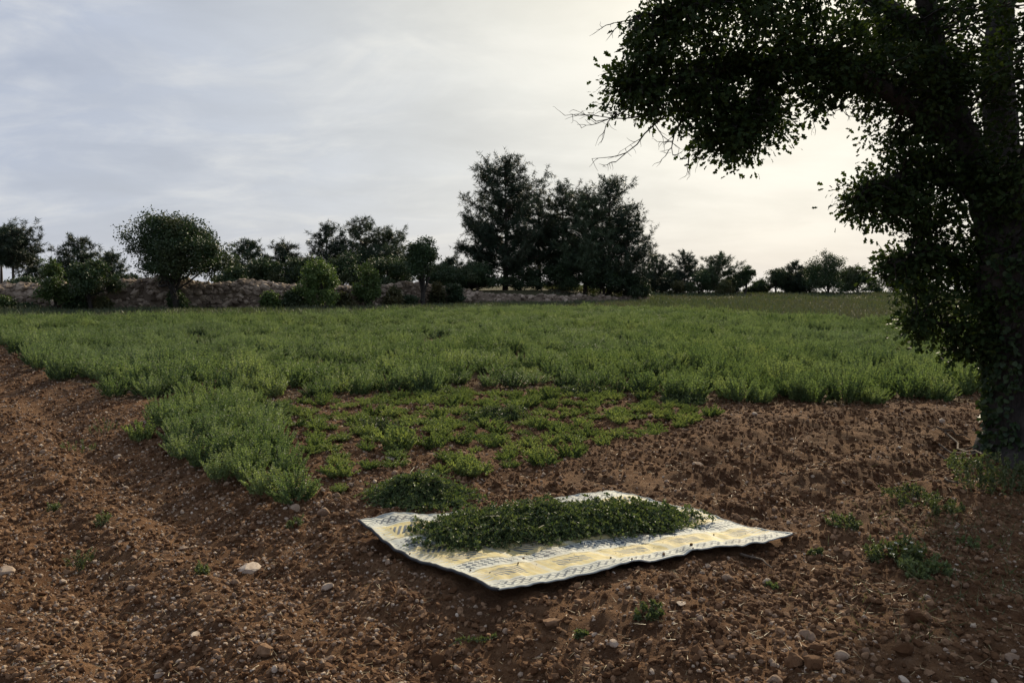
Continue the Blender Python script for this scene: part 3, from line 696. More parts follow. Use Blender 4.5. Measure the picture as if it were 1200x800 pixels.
# ------------------------------------------------------------------ weeds, grass, sticks
def weed(name, px, py, wpx, hpx, seed, label, mat='weed', n=40, upright=0.5, cat='weed', group=None, flowers=0, leaf=0.03, depth=0.7):
    r = np.random.default_rng(seed); p = G(px, py); k2 = p[1] / FPX; w = wpx * k2 / 2; h = hpx * k2
    e = empty(name, (p[0], p[1], gz(p[0], p[1])), label, cat, group); st = MB(); P = []; D = []; Ls = []; FP = []
    for i in range(n):
        a = r.uniform(0, 6.28); q = math.sqrt(r.random()); b0 = np.array([w * q * math.cos(a), w * depth * q * math.sin(a), 0.0])
        b0[2] = gz(p[0] + b0[0], p[1] + b0[1]) - gz(p[0], p[1])
        hh = h * r.uniform(0.5, 1.1) * (1 - 0.5 * q * q); o2 = hh * (1 - upright) * r.uniform(0.3, 1.6)
        top = b0 + np.array([o2 * math.cos(a + r.normal()), o2 * math.sin(a + r.normal()), hh]); md = (b0 + top) / 2 + np.array([0, 0, 0.15 * hh])
        pts = np.array([b0, md, top]); st.add(*tube(pts, (0.0028, 0.002, 0.001), 3)); m = 9; tt = np.linspace(0.12, 1, m)
        cx = np.stack([np.interp(tt, [0, .5, 1], pts[:, k3]) for k3 in range(3)], -1); P.append(np.repeat(cx, 3, 0)); D.append(rdir(3 * m, r) + np.array([0, 0, .5])); Ls.append(r.uniform(0.6, 1.2, 3 * m) * leaf)
        if i < flowers: FP.append(top)
    P = np.vstack(P); D = np.vstack(D); Ls = np.concatenate(Ls); lv = MB(); lv.add(*leaves(P, D, Ls, Ls * 0.5, DIAM, r, .15, .4))
    obj('leaves', lv.mesh('leaves', M[mat]), e); tag(obj('stems', st.mesh('stems', M['herb_stem']), e), kind='stuff')
    for f in FP:
        fm = MB(); an = np.arange(7) * 0.9; fm.add(*leaves(np.repeat(f[None], 7, 0), np.stack([np.cos(an), np.sin(an), 0 * an + 0.3], -1), 0.014, 0.009, DIAM, r, 0, 2)); obj('flower', fm.mesh('flower', M['petal']), e)
    return e
weed('leafy_weed', 1162, 572, 80, 46, 401, 'tall grey green leafy weed growing at the foot of the oak', n=50, upright=0.65, leaf=0.035)
weed('leafy_weed', 1128, 548, 40, 22, 402, 'lower leafy weed among dry sticks beside the oak trunk', n=24, upright=0.5)
weed('mat_weed', 1080, 592, 84, 12, 403, 'flat dark green ground weed on soil between oak and mat', n=90, upright=0.2, leaf=0.022, depth=1.1)
weed('mat_weed', 990, 628, 36, 14, 404, 'small green weed clump near the mat\'s pointed corner', n=30, upright=0.3, leaf=0.022)
weed('daisy_weed', 1050, 656, 66, 24, 405, 'bright green weed with tiny white flowers on the open soil', n=60, upright=0.4, leaf=0.028, flowers=9)
weed('daisy_weed', 1085, 672, 60, 16, 406, 'patch of green weed without flowers beside the white flowered one', n=44, upright=0.3, leaf=0.026)
weed('mat_weed', 762, 722, 36, 10, 407, 'small dark weed on bare soil in front of the mat', n=26, upright=0.25, leaf=0.02)
p, p2 = G(526, 764), G(580, 751); P = np.linspace(p, p2, 7); P[:, 2] = gh(P[:, 0], P[:, 1]) + 0.03 + 0.006 * np.sin(np.arange(7)); P[:, 1] += 0.012 * np.sin(np.arange(7) * 0.9)
sprig = empty('cut_sprig', p, 'single fallen green herb sprig lying on the soil before the mat', 'sprig'); r = np.random.default_rng(408)
child_world('stem', mesh_np('stem', *tube(P, np.linspace(0.003, 0.0012, 7), 4), M['herb_stem']), sprig)
tt = np.repeat(np.linspace(0.12, 1, 26), 4); cx = np.stack([np.interp(tt, np.linspace(0, 1, 7), P[:, k3]) for k3 in range(3)], -1); lv = MB()
lv.add(*leaves(cx, rdir(len(tt), r) + (p2 - p) * 2 + np.array([0, 0, .4]), r.uniform(.014, .026, len(tt)), r.uniform(.009, .015, len(tt)), DIAM, r, .15, .4)); child_world('leaves', lv.mesh('leaves', M['weed']), sprig)
for q, (a, b2, w, h) in enumerate(((95, 662, 30, 22), (237, 672, 12, 14), (120, 612, 16, 16), (92, 530, 40, 14), (345, 615, 20, 12), (122, 505, 34, 14), (60, 600, 14, 10), (770, 640, 10, 6), (905, 690, 14, 8), (1140, 640, 40, 10), (955, 655, 14, 8), (680, 745, 12, 8))):
    weed('seedling_weed', a, b2, w, h, 420 + q, 'tiny green weed seedling sprouting from the bare tilled soil', n=14, upright=0.6, leaf=0.018, cat='weed', group='tiny weeds sprouting from the bare soil')
# thin dry grass under the oak
r = np.random.default_rng(440); x, y = soil_points(26000, r, 3.0, 9.0, 1.0); u, v, _f = project(np.stack([x, y, 0 * x], -1))
dn = sstep(880, 1120, u) * sstep(540, 640, v) * sstep(790, 700, v) * np.clip(0.5 + 2.6 * fbm(x * 1.5, y * 1.5, 2, 88), 0, 1)
k2 = r.random(len(x)) < dn; x, y = x[k2], y[k2]; n = len(x)
z = gh(x, y); D = np.stack([r.normal(size=n), r.normal(size=n), r.uniform(0.2, 1.6, n)], -1)
gm_ = MB(); gm_.add(*leaves(np.stack([x, y, z], -1), D, r.uniform(0.03, 0.11, n), 0.005, BLADE, r, 0, 0))
tag(obj('dry_grass', gm_.mesh('dry_grass', M['grass'])), 'sparse dry grass blades on the soil under the oak', 'grass', kind='stuff')
# straw bits over the soil
x, y = soil_points(5200, r, 2.6, 8.0, 1.2); n = len(x); D = np.stack([r.normal(size=n), r.normal(size=n), r.uniform(-.1, .25, n)], -1)
sm = MB(); sm.add(*leaves(np.stack([x, y, gh(x, y) + 0.014], -1), D, r.uniform(0.02, 0.07, n), 0.0032, BLADE, r, 0, 1))
tag(obj('straw_litter', sm.mesh('straw_litter', M['straw'])), 'short pale straw bits littering the tilled soil', 'straw', kind='stuff')
# sticks by the trunk
for q, (a, b2, c2, d2) in enumerate(((1100, 528, 1165, 540), (1108, 520, 1150, 536), (1098, 540, 1150, 546), (1118, 532, 1178, 528), (1108, 564, 1122, 576), (1100, 516, 1135, 524))):
    p, p2 = G(a, b2), G(c2, d2); P = np.linspace(p, p2, 6); P[:, :2] += r.normal(size=(6, 2)) * 0.014; P[:, 2] = gh(P[:, 0], P[:, 1]) + 0.024 + 0.012 * (q % 3)
    V, F = tube(P, np.linspace(0.011, 0.005, 6), 5); o = obj('dry_stick', mesh_np('dry_stick', V - P[0], F, M['stick'], True), loc=P[0]); tag(o, 'thin dry grey stick on the ground beside the oak trunk', 'stick', 'dry sticks beside the oak')
for (a, b2, c2, d2, lab) in ((868, 648, 905, 668, 'bent brown stick on the soil past the mat\'s pointed corner'),):
    p, p2 = G(a, b2), G(c2, d2); P = np.linspace(p, p2, 6); P[2:4, 0] += 0.02; P[:, 2] = gh(P[:, 0], P[:, 1]) + 0.02
    V, F = tube(P, np.linspace(0.009, 0.004, 6), 5); tag(obj('dry_stick', mesh_np('dry_stick', V - P[0], F, M['stick'], True), loc=P[0]), lab, 'stick')

# ------------------------------------------------------------------ rubble wall at the field's end
def wall_pt(px):
    return G(px, float(np.interp(px, [a for a, b2 in _w], [b2 for a, b2 in _w])))
WTOP = [(-260, 330), (0, 334), (60, 331), (130, 327), (180, 324), (235, 332), (275, 326), (310, 331), (360, 334), (400, 336), (440, 335), (470, 330), (500, 334), (540, 340), (575, 345), (650, 346), (750, 348)]
wall_e = empty('rubble_wall', (wall_pt(270)[0], wall_pt(270)[1], 0.0), 'long dry rubble stone wall at the far end of the herb field', 'wall')
wall_stones = [mesh_np('wall_stone', *rock(1, 500 + i, 0.22, 5, 0.8), M['wall_stone']) for i in range(9)]
r = np.random.default_rng(510)
pxs = np.arange(-260, 761, 6.0); prof = []
for p_ in pxs:
    bp_ = wall_pt(p_); Hh = at(p_, float(np.interp(p_, [a for a, b2 in WTOP], [b2 for a, b2 in WTOP])) + r.uniform(-1.2, 1.2), bp_[1] + 1.2)[2]
    z0 = gz(bp_[0], bp_[1]); Hh = max(Hh - z0, 0.35); back = 3.2 if Hh > 0.8 else 1.2
    prof.append([(bp_[0], bp_[1] - 0.05, z0 - 0.1), (bp_[0], bp_[1] + 0.25, z0 + Hh * 0.45), (bp_[0] + .1, bp_[1] + 0.65, z0 + Hh * 0.82), (bp_[0] + .2, bp_[1] + 1.2, z0 + Hh * 0.95), (bp_[0] + .3, bp_[1] + back, z0 + Hh * 0.9), (bp_[0] + .4, bp_[1] + back + 1.6, z0 - 0.1)])
prof = np.array(prof); n, m = prof.shape[:2]
i0 = (np.arange(n - 1)[:, None] * m + np.arange(m - 1)[None]).ravel()
child_world('rubble_core', mesh_np('rubble_core', prof.reshape(-1, 3), np.stack([i0, i0 + m, i0 + m + 1, i0 + 1], -1), M['wall_stone']), wall_e)
def wall_surf(f, t):
    a = np.clip(f * (n - 1), 0, n - 1.001); i = int(a); b2 = a - i; c_ = np.clip(t * 4, 0, 3.999); j = int(c_); d2 = c_ - j
    return ((prof[i, j] * (1 - b2) + prof[i + 1, j] * b2) * (1 - d2) + (prof[i, j + 1] * (1 - b2) + prof[i + 1, j + 1] * b2) * d2)
cnt = 0; smb = MB(); wl = np.array(wall_e.location)
for q in range(3000):
    f = r.random(); t = r.random() ** 1.1 * 0.95; P = wall_surf(f, t); pxf = -260 + f * 1020
    if pxf > 560 and r.random() > 0.35: continue
    s = r.uniform(0.09, 0.24) * (1.4 if r.random() < 0.2 else 1) * (1.25 if pxf < 60 else 1)
    big_ = s > 0.19 and t < 0.75 and -5 < pxf < 760 and cnt < 300
    ro = (r.uniform(-.5, .5), r.uniform(-.5, .5), r.uniform(0, 6.28))
    if big_:
        o = obj('stone', wall_stones[q % 9], wall_e, P - wl + np.array([0, -0.09, 0.04])); o.scale = (s * 1.25, s, s * 0.85); o.rotation_euler = ro; cnt += 1
    else:
        V, F = rock(1, 600 + q % 40, 0.2, 4, 0.8); ca_, sa_ = math.cos(ro[2]), math.sin(ro[2]); V = V @ np.array([[ca_, sa_, 0], [-sa_, ca_, 0], [0, 0, 1]])
        smb.add(V * s * np.array([1.2, 1, .9]) + P - wl, F)
tag(obj('small_stones', smb.mesh('small_stones', M['wall_stone']), wall_e), kind='stuff')

# ------------------------------------------------------------------ distant trees and bushes
def m_at(px_span, Y): return px_span * Y / FPX
def broadleaf(name, label, px, top, base_y, wpx, Y, seed, mat='dark_leaf', crown0=0.25, dens=1.0, cat='tree', leaf=0.135, group=None, lobes=9, open_=0.0):
    r = np.random.default_rng(seed); p = at(px, base_y, Y); x, y = p[0], Y; z = gz(x, y); H = at(px, top, Y)[2] - z; W = m_at(wpx, Y) * 1.14
    e = empty(name, (x, y, z), label, cat, group)
    cz = H * (1 + crown0) / 2; hz_ = H * (1 - crown0) / 2
    lc = []; 
    for i in range(lobes):
        t_ = r.random(); a_ = i * 2.4 + r.normal() * 0.5; q_ = W / 2 * 0.74 * math.sqrt(1 - (0.25 + 0.7 * t_) ** 2.4) * r.uniform(0.5, 1.0)
        lc.append((np.array([q_ * math.cos(a_), q_ * math.sin(a_), H * crown0 + (H - H * crown0) * (0.16 + 0.62 * t_)]), r.uniform(0.24, 0.38)))
    lc.append((np.array([0, 0, cz]), 0.55)); lc.append((np.array([r.uniform(-.1, .1) * W, 0, cz + hz_ * 0.5]), 0.48))
    wood = MB(); tr = max(0.05, 0.034 * H)
    tp_ = curve([np.array([0, 0, -0.1]), np.array([r.uniform(-.05, .05) * W, 0, H * crown0]), np.array([r.uniform(-.06, .06) * W, 0, cz + hz_ * 0.4])], 4)
    wood.add(*tube(tp_, np.linspace(tr * 1.3, tr * 0.4, len(tp_)), 7))
    P = []; 
    for c_, s in lc:
        base_ = tp_[min(len(tp_) - 1, 3 + r.integers(0, 3))]; wood.add(*tube(curve([base_, (base_ + c_) / 2 + r.normal(size=3) * 0.05 * W, c_], 3), np.linspace(tr * 0.45, tr * 0.12, 7), 4))
        nc = int(24 * dens * (0.6 + 0.10 * W)) ; d = rdir(nc, r) * (r.random((nc, 1)) ** 0.45)
        P.append(c_ + d * s * np.array([W / 2, W / 2, hz_]) * 1.08)
    P = np.vstack(P); P = P[P[:, 2] > 0.12]
    nl = 44; cs = np.repeat(P, nl, 0); off = r.normal(size=cs.shape) * (0.014 * W + 0.085) * np.array([1, 1, 0.8]); LP = cs + off; LP[:, 2] = np.maximum(LP[:, 2], 0.05)
    L = leaf * r.uniform(0.6, 1.25, len(LP)); lv = MB(); lv.add(*leaves(LP, rdir(len(LP), r) + np.array([0, 0, -0.1]), L, L * 0.62, DIAM, r, .1, .5))
    obj('trunk' if cat == 'tree' else 'stems', wood.mesh('trunk', M['oak_bark'], True), e)
    obj('crown' if cat == 'tree' else 'foliage', lv.mesh('crown', M[mat]), e); return e
def pine(name, label, px, top, base_y, wpx, Y, seed, crown0=0.15, group=None, taper=0.75, dens=1.0, lean=0.0, spiky=0.5, tuft=0.30, extra=None):
    r = np.random.default_rng(seed); p = at(px, base_y, Y); x, y = p[0], Y; z = gz(x, y); H = at(px, top, Y)[2] - z; W = m_at(wpx, Y)
    e = empty(name, (x, y, z), label, 'tree', group); wood = MB(); tr = 0.018 * H + 0.03
    tp_ = curve([np.array([0, 0, -0.1]), np.array([lean * W * 0.3 + r.uniform(-.03, .03) * W, 0, H * 0.4]), np.array([lean * W + r.uniform(-.03, .03) * W, 0, H * 0.97])], 6)
    wood.add(*tube(tp_, np.linspace(tr * 1.2, 0.02, len(tp_)), 7)); P = []; D = []
    W = W * (1.26 if H < 8.0 else 1.12); nb = int((34 + 4.0 * H) * dens)
    for i in range(nb):
        t = crown0 + (0.98 - crown0) * (i + r.random()) / nb; a = i * 2.4 + r.normal() * 0.4
        prof_ = (1 - ((t - crown0) / (1 - crown0)) ** 1.35) ** taper if t < 0.97 else 0.12
        prof_ *= 0.62 + 0.38 * sstep(crown0, crown0 + 0.16, t)
        ln = W / 2 * prof_ * r.uniform(0.42, 1.28) + 0.12 * W * 0.5
        b0 = np.array([np.interp(t, np.linspace(0, 0.97, len(tp_)), tp_[:, k3]) for k3 in range(3)])
        d = np.array([math.cos(a), math.sin(a), 0]); rise = ln * r.uniform(-0.15, 1.25) * spiky
        mid = b0 + d * ln * 0.5 + np.array([0, 0, rise * 0.25]); tip = b0 + d * ln + np.array([0, 0, rise])
        pts = curve([b0, mid, tip], 3); wood.add(*tube(pts, np.linspace(tr * 0.28, 0.012, len(pts)), 4))
        ns = max(4, int(ln * 6.5 * dens))
        for q in range(ns):
            f = 0.22 + 0.78 * (q + r.random()) / ns; c_ = np.array([np.interp(f, np.linspace(0, 1, len(pts)), pts[:, k3]) for k3 in range(3)])
            sd = nrm(d * 0.6 + r.normal(size=3) * np.array([.9, .9, .75]) + np.array([0, 0, 0.4])); sl = r.uniform(0.2, 0.85) * (0.38 + 0.075 * H)
            for g_ in np.linspace(0.15, 1, 4): P.append(c_ + sd * sl * g_); D.append(sd)
    for g_ in np.linspace(0.85, 1.0, 5): P.append(np.array([tp_[-1][0], 0, H * g_])); D.append(np.array([0, 0, 1.0]))
    if extra is not None:
        for (ex, ey, el) in extra:
            q_ = at(ex, ey, Y) - np.array([x, y, z]); b0 = np.array([np.interp(el, np.linspace(0, 1, len(tp_)), tp_[:, k3]) for k3 in range(3)])
            pts = curve([b0, (b0 + q_) / 2 + np.array([0, 0, -0.3]), q_], 6); wood.add(*tube(pts, np.linspace(tr * 0.4, 0.02, len(pts)), 5))
            for f in np.linspace(0.3, 1, 42):
                c_ = np.array([np.interp(f, np.linspace(0, 1, len(pts)), pts[:, k3]) for k3 in range(3)])
                for _ in range(3):
                    sd = nrm(r.normal(size=3) + np.array([-.3, 0, .5]))
                    for g_ in (0.2, 0.5, 0.8, 1.0): P.append(c_ + sd * g_ * r.uniform(0.3, 0.9)); D.append(sd)
    P = np.array(P); D = np.array(D); k3 = P[:, 2] > 0.2; P, D = P[k3], D[k3]; nn = 9
    PP = np.repeat(P, nn, 0) + r.normal(size=(len(P) * nn, 3)) * 0.05; DD = np.repeat(D, nn, 0) * 0.7 + rdir(len(P) * nn, r)
    lv = MB(); lv.add(*leaves(PP, DD, tuft * r.uniform(0.6, 1.2, len(PP)), 0.042, BLADE, r, 0, 0))
    obj('trunk', wood.mesh('trunk', M['pine_bark'], True), e); obj('crown', lv.mesh('crown', M['needle']), e); return e

PG = 'pines behind the rubble wall'
pine('pine_tree', 'bare trunked pine with flat dark crown, its crown cut by the picture edge', 2, 268, 350, 46, 58, 701, 0.52, PG, 0.5, 1.0, 0.0, 0.8)
pine('pine_tree', 'bare trunked pine leaning outwards, standing beside another flat crowned pine', 17, 273, 350, 50, 57, 702, 0.50, PG, 0.55, 1.0, 0.06, 0.7)
pine('pine_tree', 'small layered conifer between the bare trunked pines and the bushy trees', 39, 300, 350, 28, 62, 703, 0.1, PG, 0.9, 0.8)
pine('pine_tree', 'pointed pine rising behind the bushy trees by the wall', 92, 280, 352, 62, 57, 704, 0.1, PG, 0.85)
pine('pine_tree', 'small pine beside the dark bushy tree at the wall', 133, 298, 352, 36, 58, 705, 0.1, PG, 0.8)
broadleaf('small_tree', 'yellowish green slender tree in front of the rubble wall', 64, 302, 364, 40, wall_pt(64)[1] - 1.0, 706, 'light_leaf', 0.12, 0.8, lobes=6)
broadleaf('bushy_tree', 'dark spreading bushy tree leaning over the rubble wall', 108, 304, 363, 72, wall_pt(108)[1] - 1.0, 707, 'dark_leaf', 0.30, 1.1, lobes=8)
broadleaf('round_tree', 'large round crowned dark broadleaf tree in front of the rubble wall', 210, 245, 364, 132, wall_pt(210)[1] - 1.0, 708, 'dark_leaf', 0.27, 1.1, lobes=28, leaf=0.13)
pine('pine_tree', 'pine behind the wall right beside the large round tree', 291, 282, 352, 54, 60, 709, 0.08, PG, 0.75)
pine('pine_tree', 'rounded dark pine standing alone behind the wall', 336, 286, 352, 48, 61, 710, 0.08, PG, 0.6, 1.1)
pine('pine_tree', 'pine with ragged crown above the light green small tree', 384, 264, 354, 52, 63, 711, 0.1, PG, 0.7)
pine('pine_tree', 'tallest pine of the clump above the rubble mound', 424, 257, 354, 56, 64, 712, 0.1, PG, 0.6)
pine('pine_tree', 'broad pine filling the clump above the rubble mound', 456, 272, 354, 70, 65, 713, 0.08, PG, 0.55, 1.1)
broadleaf('small_tree', 'light green round small tree in front of the wall below the ragged pine', 378, 303, 362, 50, wall_pt(378)[1] - 1.0, 714, 'light_leaf', 0.10, 1.0, lobes=8)
broadleaf('small_tree', 'light green narrow small tree in front of the rubble mound', 430, 308, 358, 34, wall_pt(430)[1] - 1.0, 715, 'light_leaf', 0.10, 0.9, lobes=6)
broadleaf('open_tree', 'open crowned broadleaf tree with visible thin trunk at the mound\'s end', 495, 276, 356, 52, wall_pt(495)[1] - 1.0, 716, 'dark_leaf', 0.22, 1.0, lobes=11)
pine('pine_tree', 'low young pine in the gap before the tall pine group', 527, 304, 354, 44, 66, 717, 0.05, 'young pines beside the tall group', 0.8)
pine('pine_tree', 'low bushy young pine under the tall pine\'s reaching limb', 553, 312, 354, 50, 66, 718, 0.05, 'young pines beside the tall group', 0.7)
CG = 'tall pine group in the middle of the far edge'
pine('tall_pine', 'tallest pine of the middle group with a long limb reaching out low', 592, 192, 356, 92, 66, 719, 0.16, CG, 0.45, 1.25, 0.0, 0.75, 0.34, extra=((540, 290, 0.32), (553, 262, 0.42)))
pine('tall_pine', 'slender pale tipped pine next to the tallest pine', 632, 226, 356, 56, 69, 720, 0.2, CG, 0.6, 0.9, 0.0, 0.9)
pine('tall_pine', 'thin pointed pine in the middle of the tall group', 660, 218, 356, 66, 68, 721, 0.12, CG, 0.6, 1.1, 0.0, 0.9)
pine('tall_pine', 'dense dark pine in front of the tall group', 686, 224, 355, 84, 66, 722, 0.1, CG, 0.45, 1.1)
pine('tall_pine', 'airy topped pine with visible stem near the end of the tall group', 714, 212, 355, 78, 67, 723, 0.1, CG, 0.55, 1.1, 0.0, 0.9)
pine('tall_pine', 'sloping shouldered pine closing the tall group', 734, 242, 354, 56, 66, 724, 0.05, CG, 0.6, 1.1)
for q, (a, t_, w, lab, mt) in enumerate(((610, 312, 62, 'dark bush at the foot of the tallest pine', 'dark_leaf'), (655, 310, 60, 'greenish bush below the thin pointed pine', 'dark_leaf'), (705, 312, 70, 'dark bush below the airy topped pine', 'dark_leaf'), (742, 318, 40, 'dark bush under the sloping pine closing the tall group', 'dark_leaf'))):
    broadleaf('bush', lab, a, t_, 354, w, 65, 740 + q, mt, 0.02, 1.0, 'bush', lobes=7)
FG = 'small trees on the far terrace'
pine('pine_tree', 'young pine right beside the tall group on the far terrace', 769, 299, 349, 40, 82, 751, 0.05, FG, 0.7)
pine('pine_tree', 'young pine with double tip on the far terrace', 801, 297, 349, 42, 84, 752, 0.05, FG, 0.6)
pine('pine_tree', 'dark rounded young pine behind the brownish bushes', 842, 300, 349, 48, 84, 753, 0.05, FG, 0.55, 1.1)
broadleaf('bush', 'brownish dry looking bush on the far terrace', 794, 329, 349, 24, 80, 754, 'dry_leaf', 0.02, 0.8, 'bush', lobes=5)
broadleaf('bush', 'dark dense bush between the two brownish bushes', 820, 316, 349, 36, 81, 755, 'dark_leaf', 0.02, 1.0, 'bush', lobes=6)
broadleaf('bush', 'olive bush near the lone small tree on the far terrace', 848, 328, 349, 24, 80, 756, 'dry_leaf', 0.02, 0.8, 'bush', lobes=5)
broadleaf('small_tree', 'lone small broadleaf tree with thin stem on the far terrace', 873, 310, 348, 27, 82, 757, 'dark_leaf', 0.34, 0.7, lobes=6)
broadleaf('small_tree', 'low rounded tree next to the lone small tree', 908, 313, 348, 40, 85, 758, 'dark_leaf', 0.05, 0.9, lobes=7)
pine('pine_tree', 'thin young pine among low rounded trees on the far terrace', 932, 308, 349, 36, 86, 759, 0.05, FG, 0.7)
broadleaf('small_tree', 'largest dark broadleaf tree of the far terrace', 967, 294, 348, 62, 83, 760, 'dark_leaf', 0.05, 1.2, lobes=10)
broadleaf('small_tree', 'rounded dark tree beside the largest broadleaf of the far terrace', 1003, 311, 348, 44, 84, 761, 'dark_leaf', 0.05, 1.2, lobes=8)
broadleaf('small_tree', 'dark low tree seen under the oak\'s hanging leaves', 1052, 310, 348, 48, 84, 762, 'dark_leaf', 0.05, 1.0, lobes=7)
broadleaf('bush', 'low far bush in the gap beneath the oak leaves', 1024, 334, 347, 26, 90, 763, 'dark_leaf', 0.02, 0.8, 'bush', lobes=4)
broadleaf('small_tree', 'dark low tree behind the oak trunk', 1140, 305, 348, 70, 86, 764, 'dark_leaf', 0.05, 1.0, lobes=8)
for q, (a, t_, w, lab) in enumerate(((268, 308, 52, 'dark bush behind the wall beside the large round tree'), (313, 302, 56, 'dark bush behind the wall between two rounded pines'), (358, 298, 56, 'dark bush behind the wall under the ragged pine'), (404, 296, 60, 'dark bush behind the wall between the light green trees'),
        (456, 298, 76, 'dark bush behind the rubble mound below the broad pine'), (512, 306, 66, 'dark bush behind the wall beside the open crowned tree'), (560, 306, 60, 'dark bush behind the wall under the tall pine\'s limb'), (30, 326, 50, 'low dark bush behind the wall below the bare trunked pines'), (150, 322, 46, 'low bush behind the wall between the bushy tree and round tree'))):
    broadleaf('bush', lab, a, t_, 352, w, wall_pt(a)[1] + 8.0, 820 + q, 'dark_leaf', 0.02, 1.0, 'bush', lobes=8)
for q, (a, t_, w, lab) in enumerate(((758, 318, 40, 'dense bush closing the gap after the tall pine group'), (783, 316, 36, 'dense bush behind the brownish dry bush'), (860, 322, 34, 'dense bush between olive bush and lone small tree'), (890, 330, 30, 'low dense bush right by the lone small tree'), (922, 318, 44, 'dense bush below the thin young pine'), (950, 312, 44, 'dense bush joining pine and largest broadleaf tree'), (985, 314, 46, 'dense bush behind the largest broadleaf tree'), (1078, 322, 50, 'dense bush far behind the oak\'s lowest leaves'))):
    broadleaf('bush', lab, a, t_, 348, w, 87, 850 + q, 'dark_leaf', 0.02, 1.2, 'bush', lobes=7, leaf=0.18)
# shrubs in front of the wall
for q, (a, t_, w, b2, Y_, mt, lab) in enumerate(((6, 346, 36, 366, 43, 'light_leaf', 'olive shrub at the foot of the wall below the bare trunked pines'), (30, 356, 40, 367, 43, 'dark_leaf', 'low dark shrub at the wall foot near the slender tree'), (90, 342, 28, 366, 45.2, 'dark_leaf', 'dark shrub under the leaning bushy tree'),
        (120, 346, 22, 366, 45, 'dry_leaf', 'yellowish shrub between the bushy tree and round tree'), (208, 338, 26, 365, 45, 'dark_leaf', 'dark suckers round the big round tree\'s trunk'), (318, 340, 30, 363, 48, 'light_leaf', 'small olive shrub against the wall past the round tree'), (345, 338, 46, 363, 49, 'dark_leaf', 'dark wide shrub in front of the wall left of the light tree'),
        (404, 340, 34, 361, 52, 'dry_leaf', 'grey shrub between the two light green trees'), (462, 334, 30, 358, 54, 'dry_leaf', 'pale dry shrub on the rubble mound'), (478, 345, 32, 358, 55, 'dark_leaf', 'low shrub under the open crowned tree'), (513, 330, 26, 357, 57, 'dry_leaf', 'olive shrub right of the open crowned tree'), (532, 330, 34, 356, 59, 'dark_leaf', 'black green shrub near the wall\'s low end'))):
    broadleaf('shrub', lab, a, t_ + 2, b2, w * 0.74, wall_pt(a)[1] - 0.7, 780 + q, mt, 0.02, 0.9, 'shrub', lobes=6, leaf=0.14)
# rough grass strip at the wall foot and the far terrace
r = np.random.default_rng(800); n = 165000
x = r.uniform(-45, 70, n); y0_ = y_far(x); y1_ = np.where(x > 3, 90.0, y_wall(x) + 0.3); y = y0_ + (y1_ - y0_) * r.random(n) ** 1.5
k2 = np.abs(x) < 0.72 * y + 3; x, y = x[k2], y[k2]; n = len(x)
hh = r.uniform(0.10, 0.34, n) * np.clip(1 + 1.6 * fbm(x * 0.45, y * 0.45, 3, 91), 0.25, 2)
gg = MB(); gg.add(*leaves(np.stack([x, y, gh(x, y)], -1), np.stack([r.normal(size=n) * .5, r.normal(size=n) * .5, np.ones(n)], -1), hh, 0.0016 * y + 0.01, BLADE, r, 0, 0))
tag(obj('rough_grass', gg.mesh('rough_grass', M['far_grass'])), 'dull rough grass along the wall foot and on the far terrace', 'grass', kind='stuff')

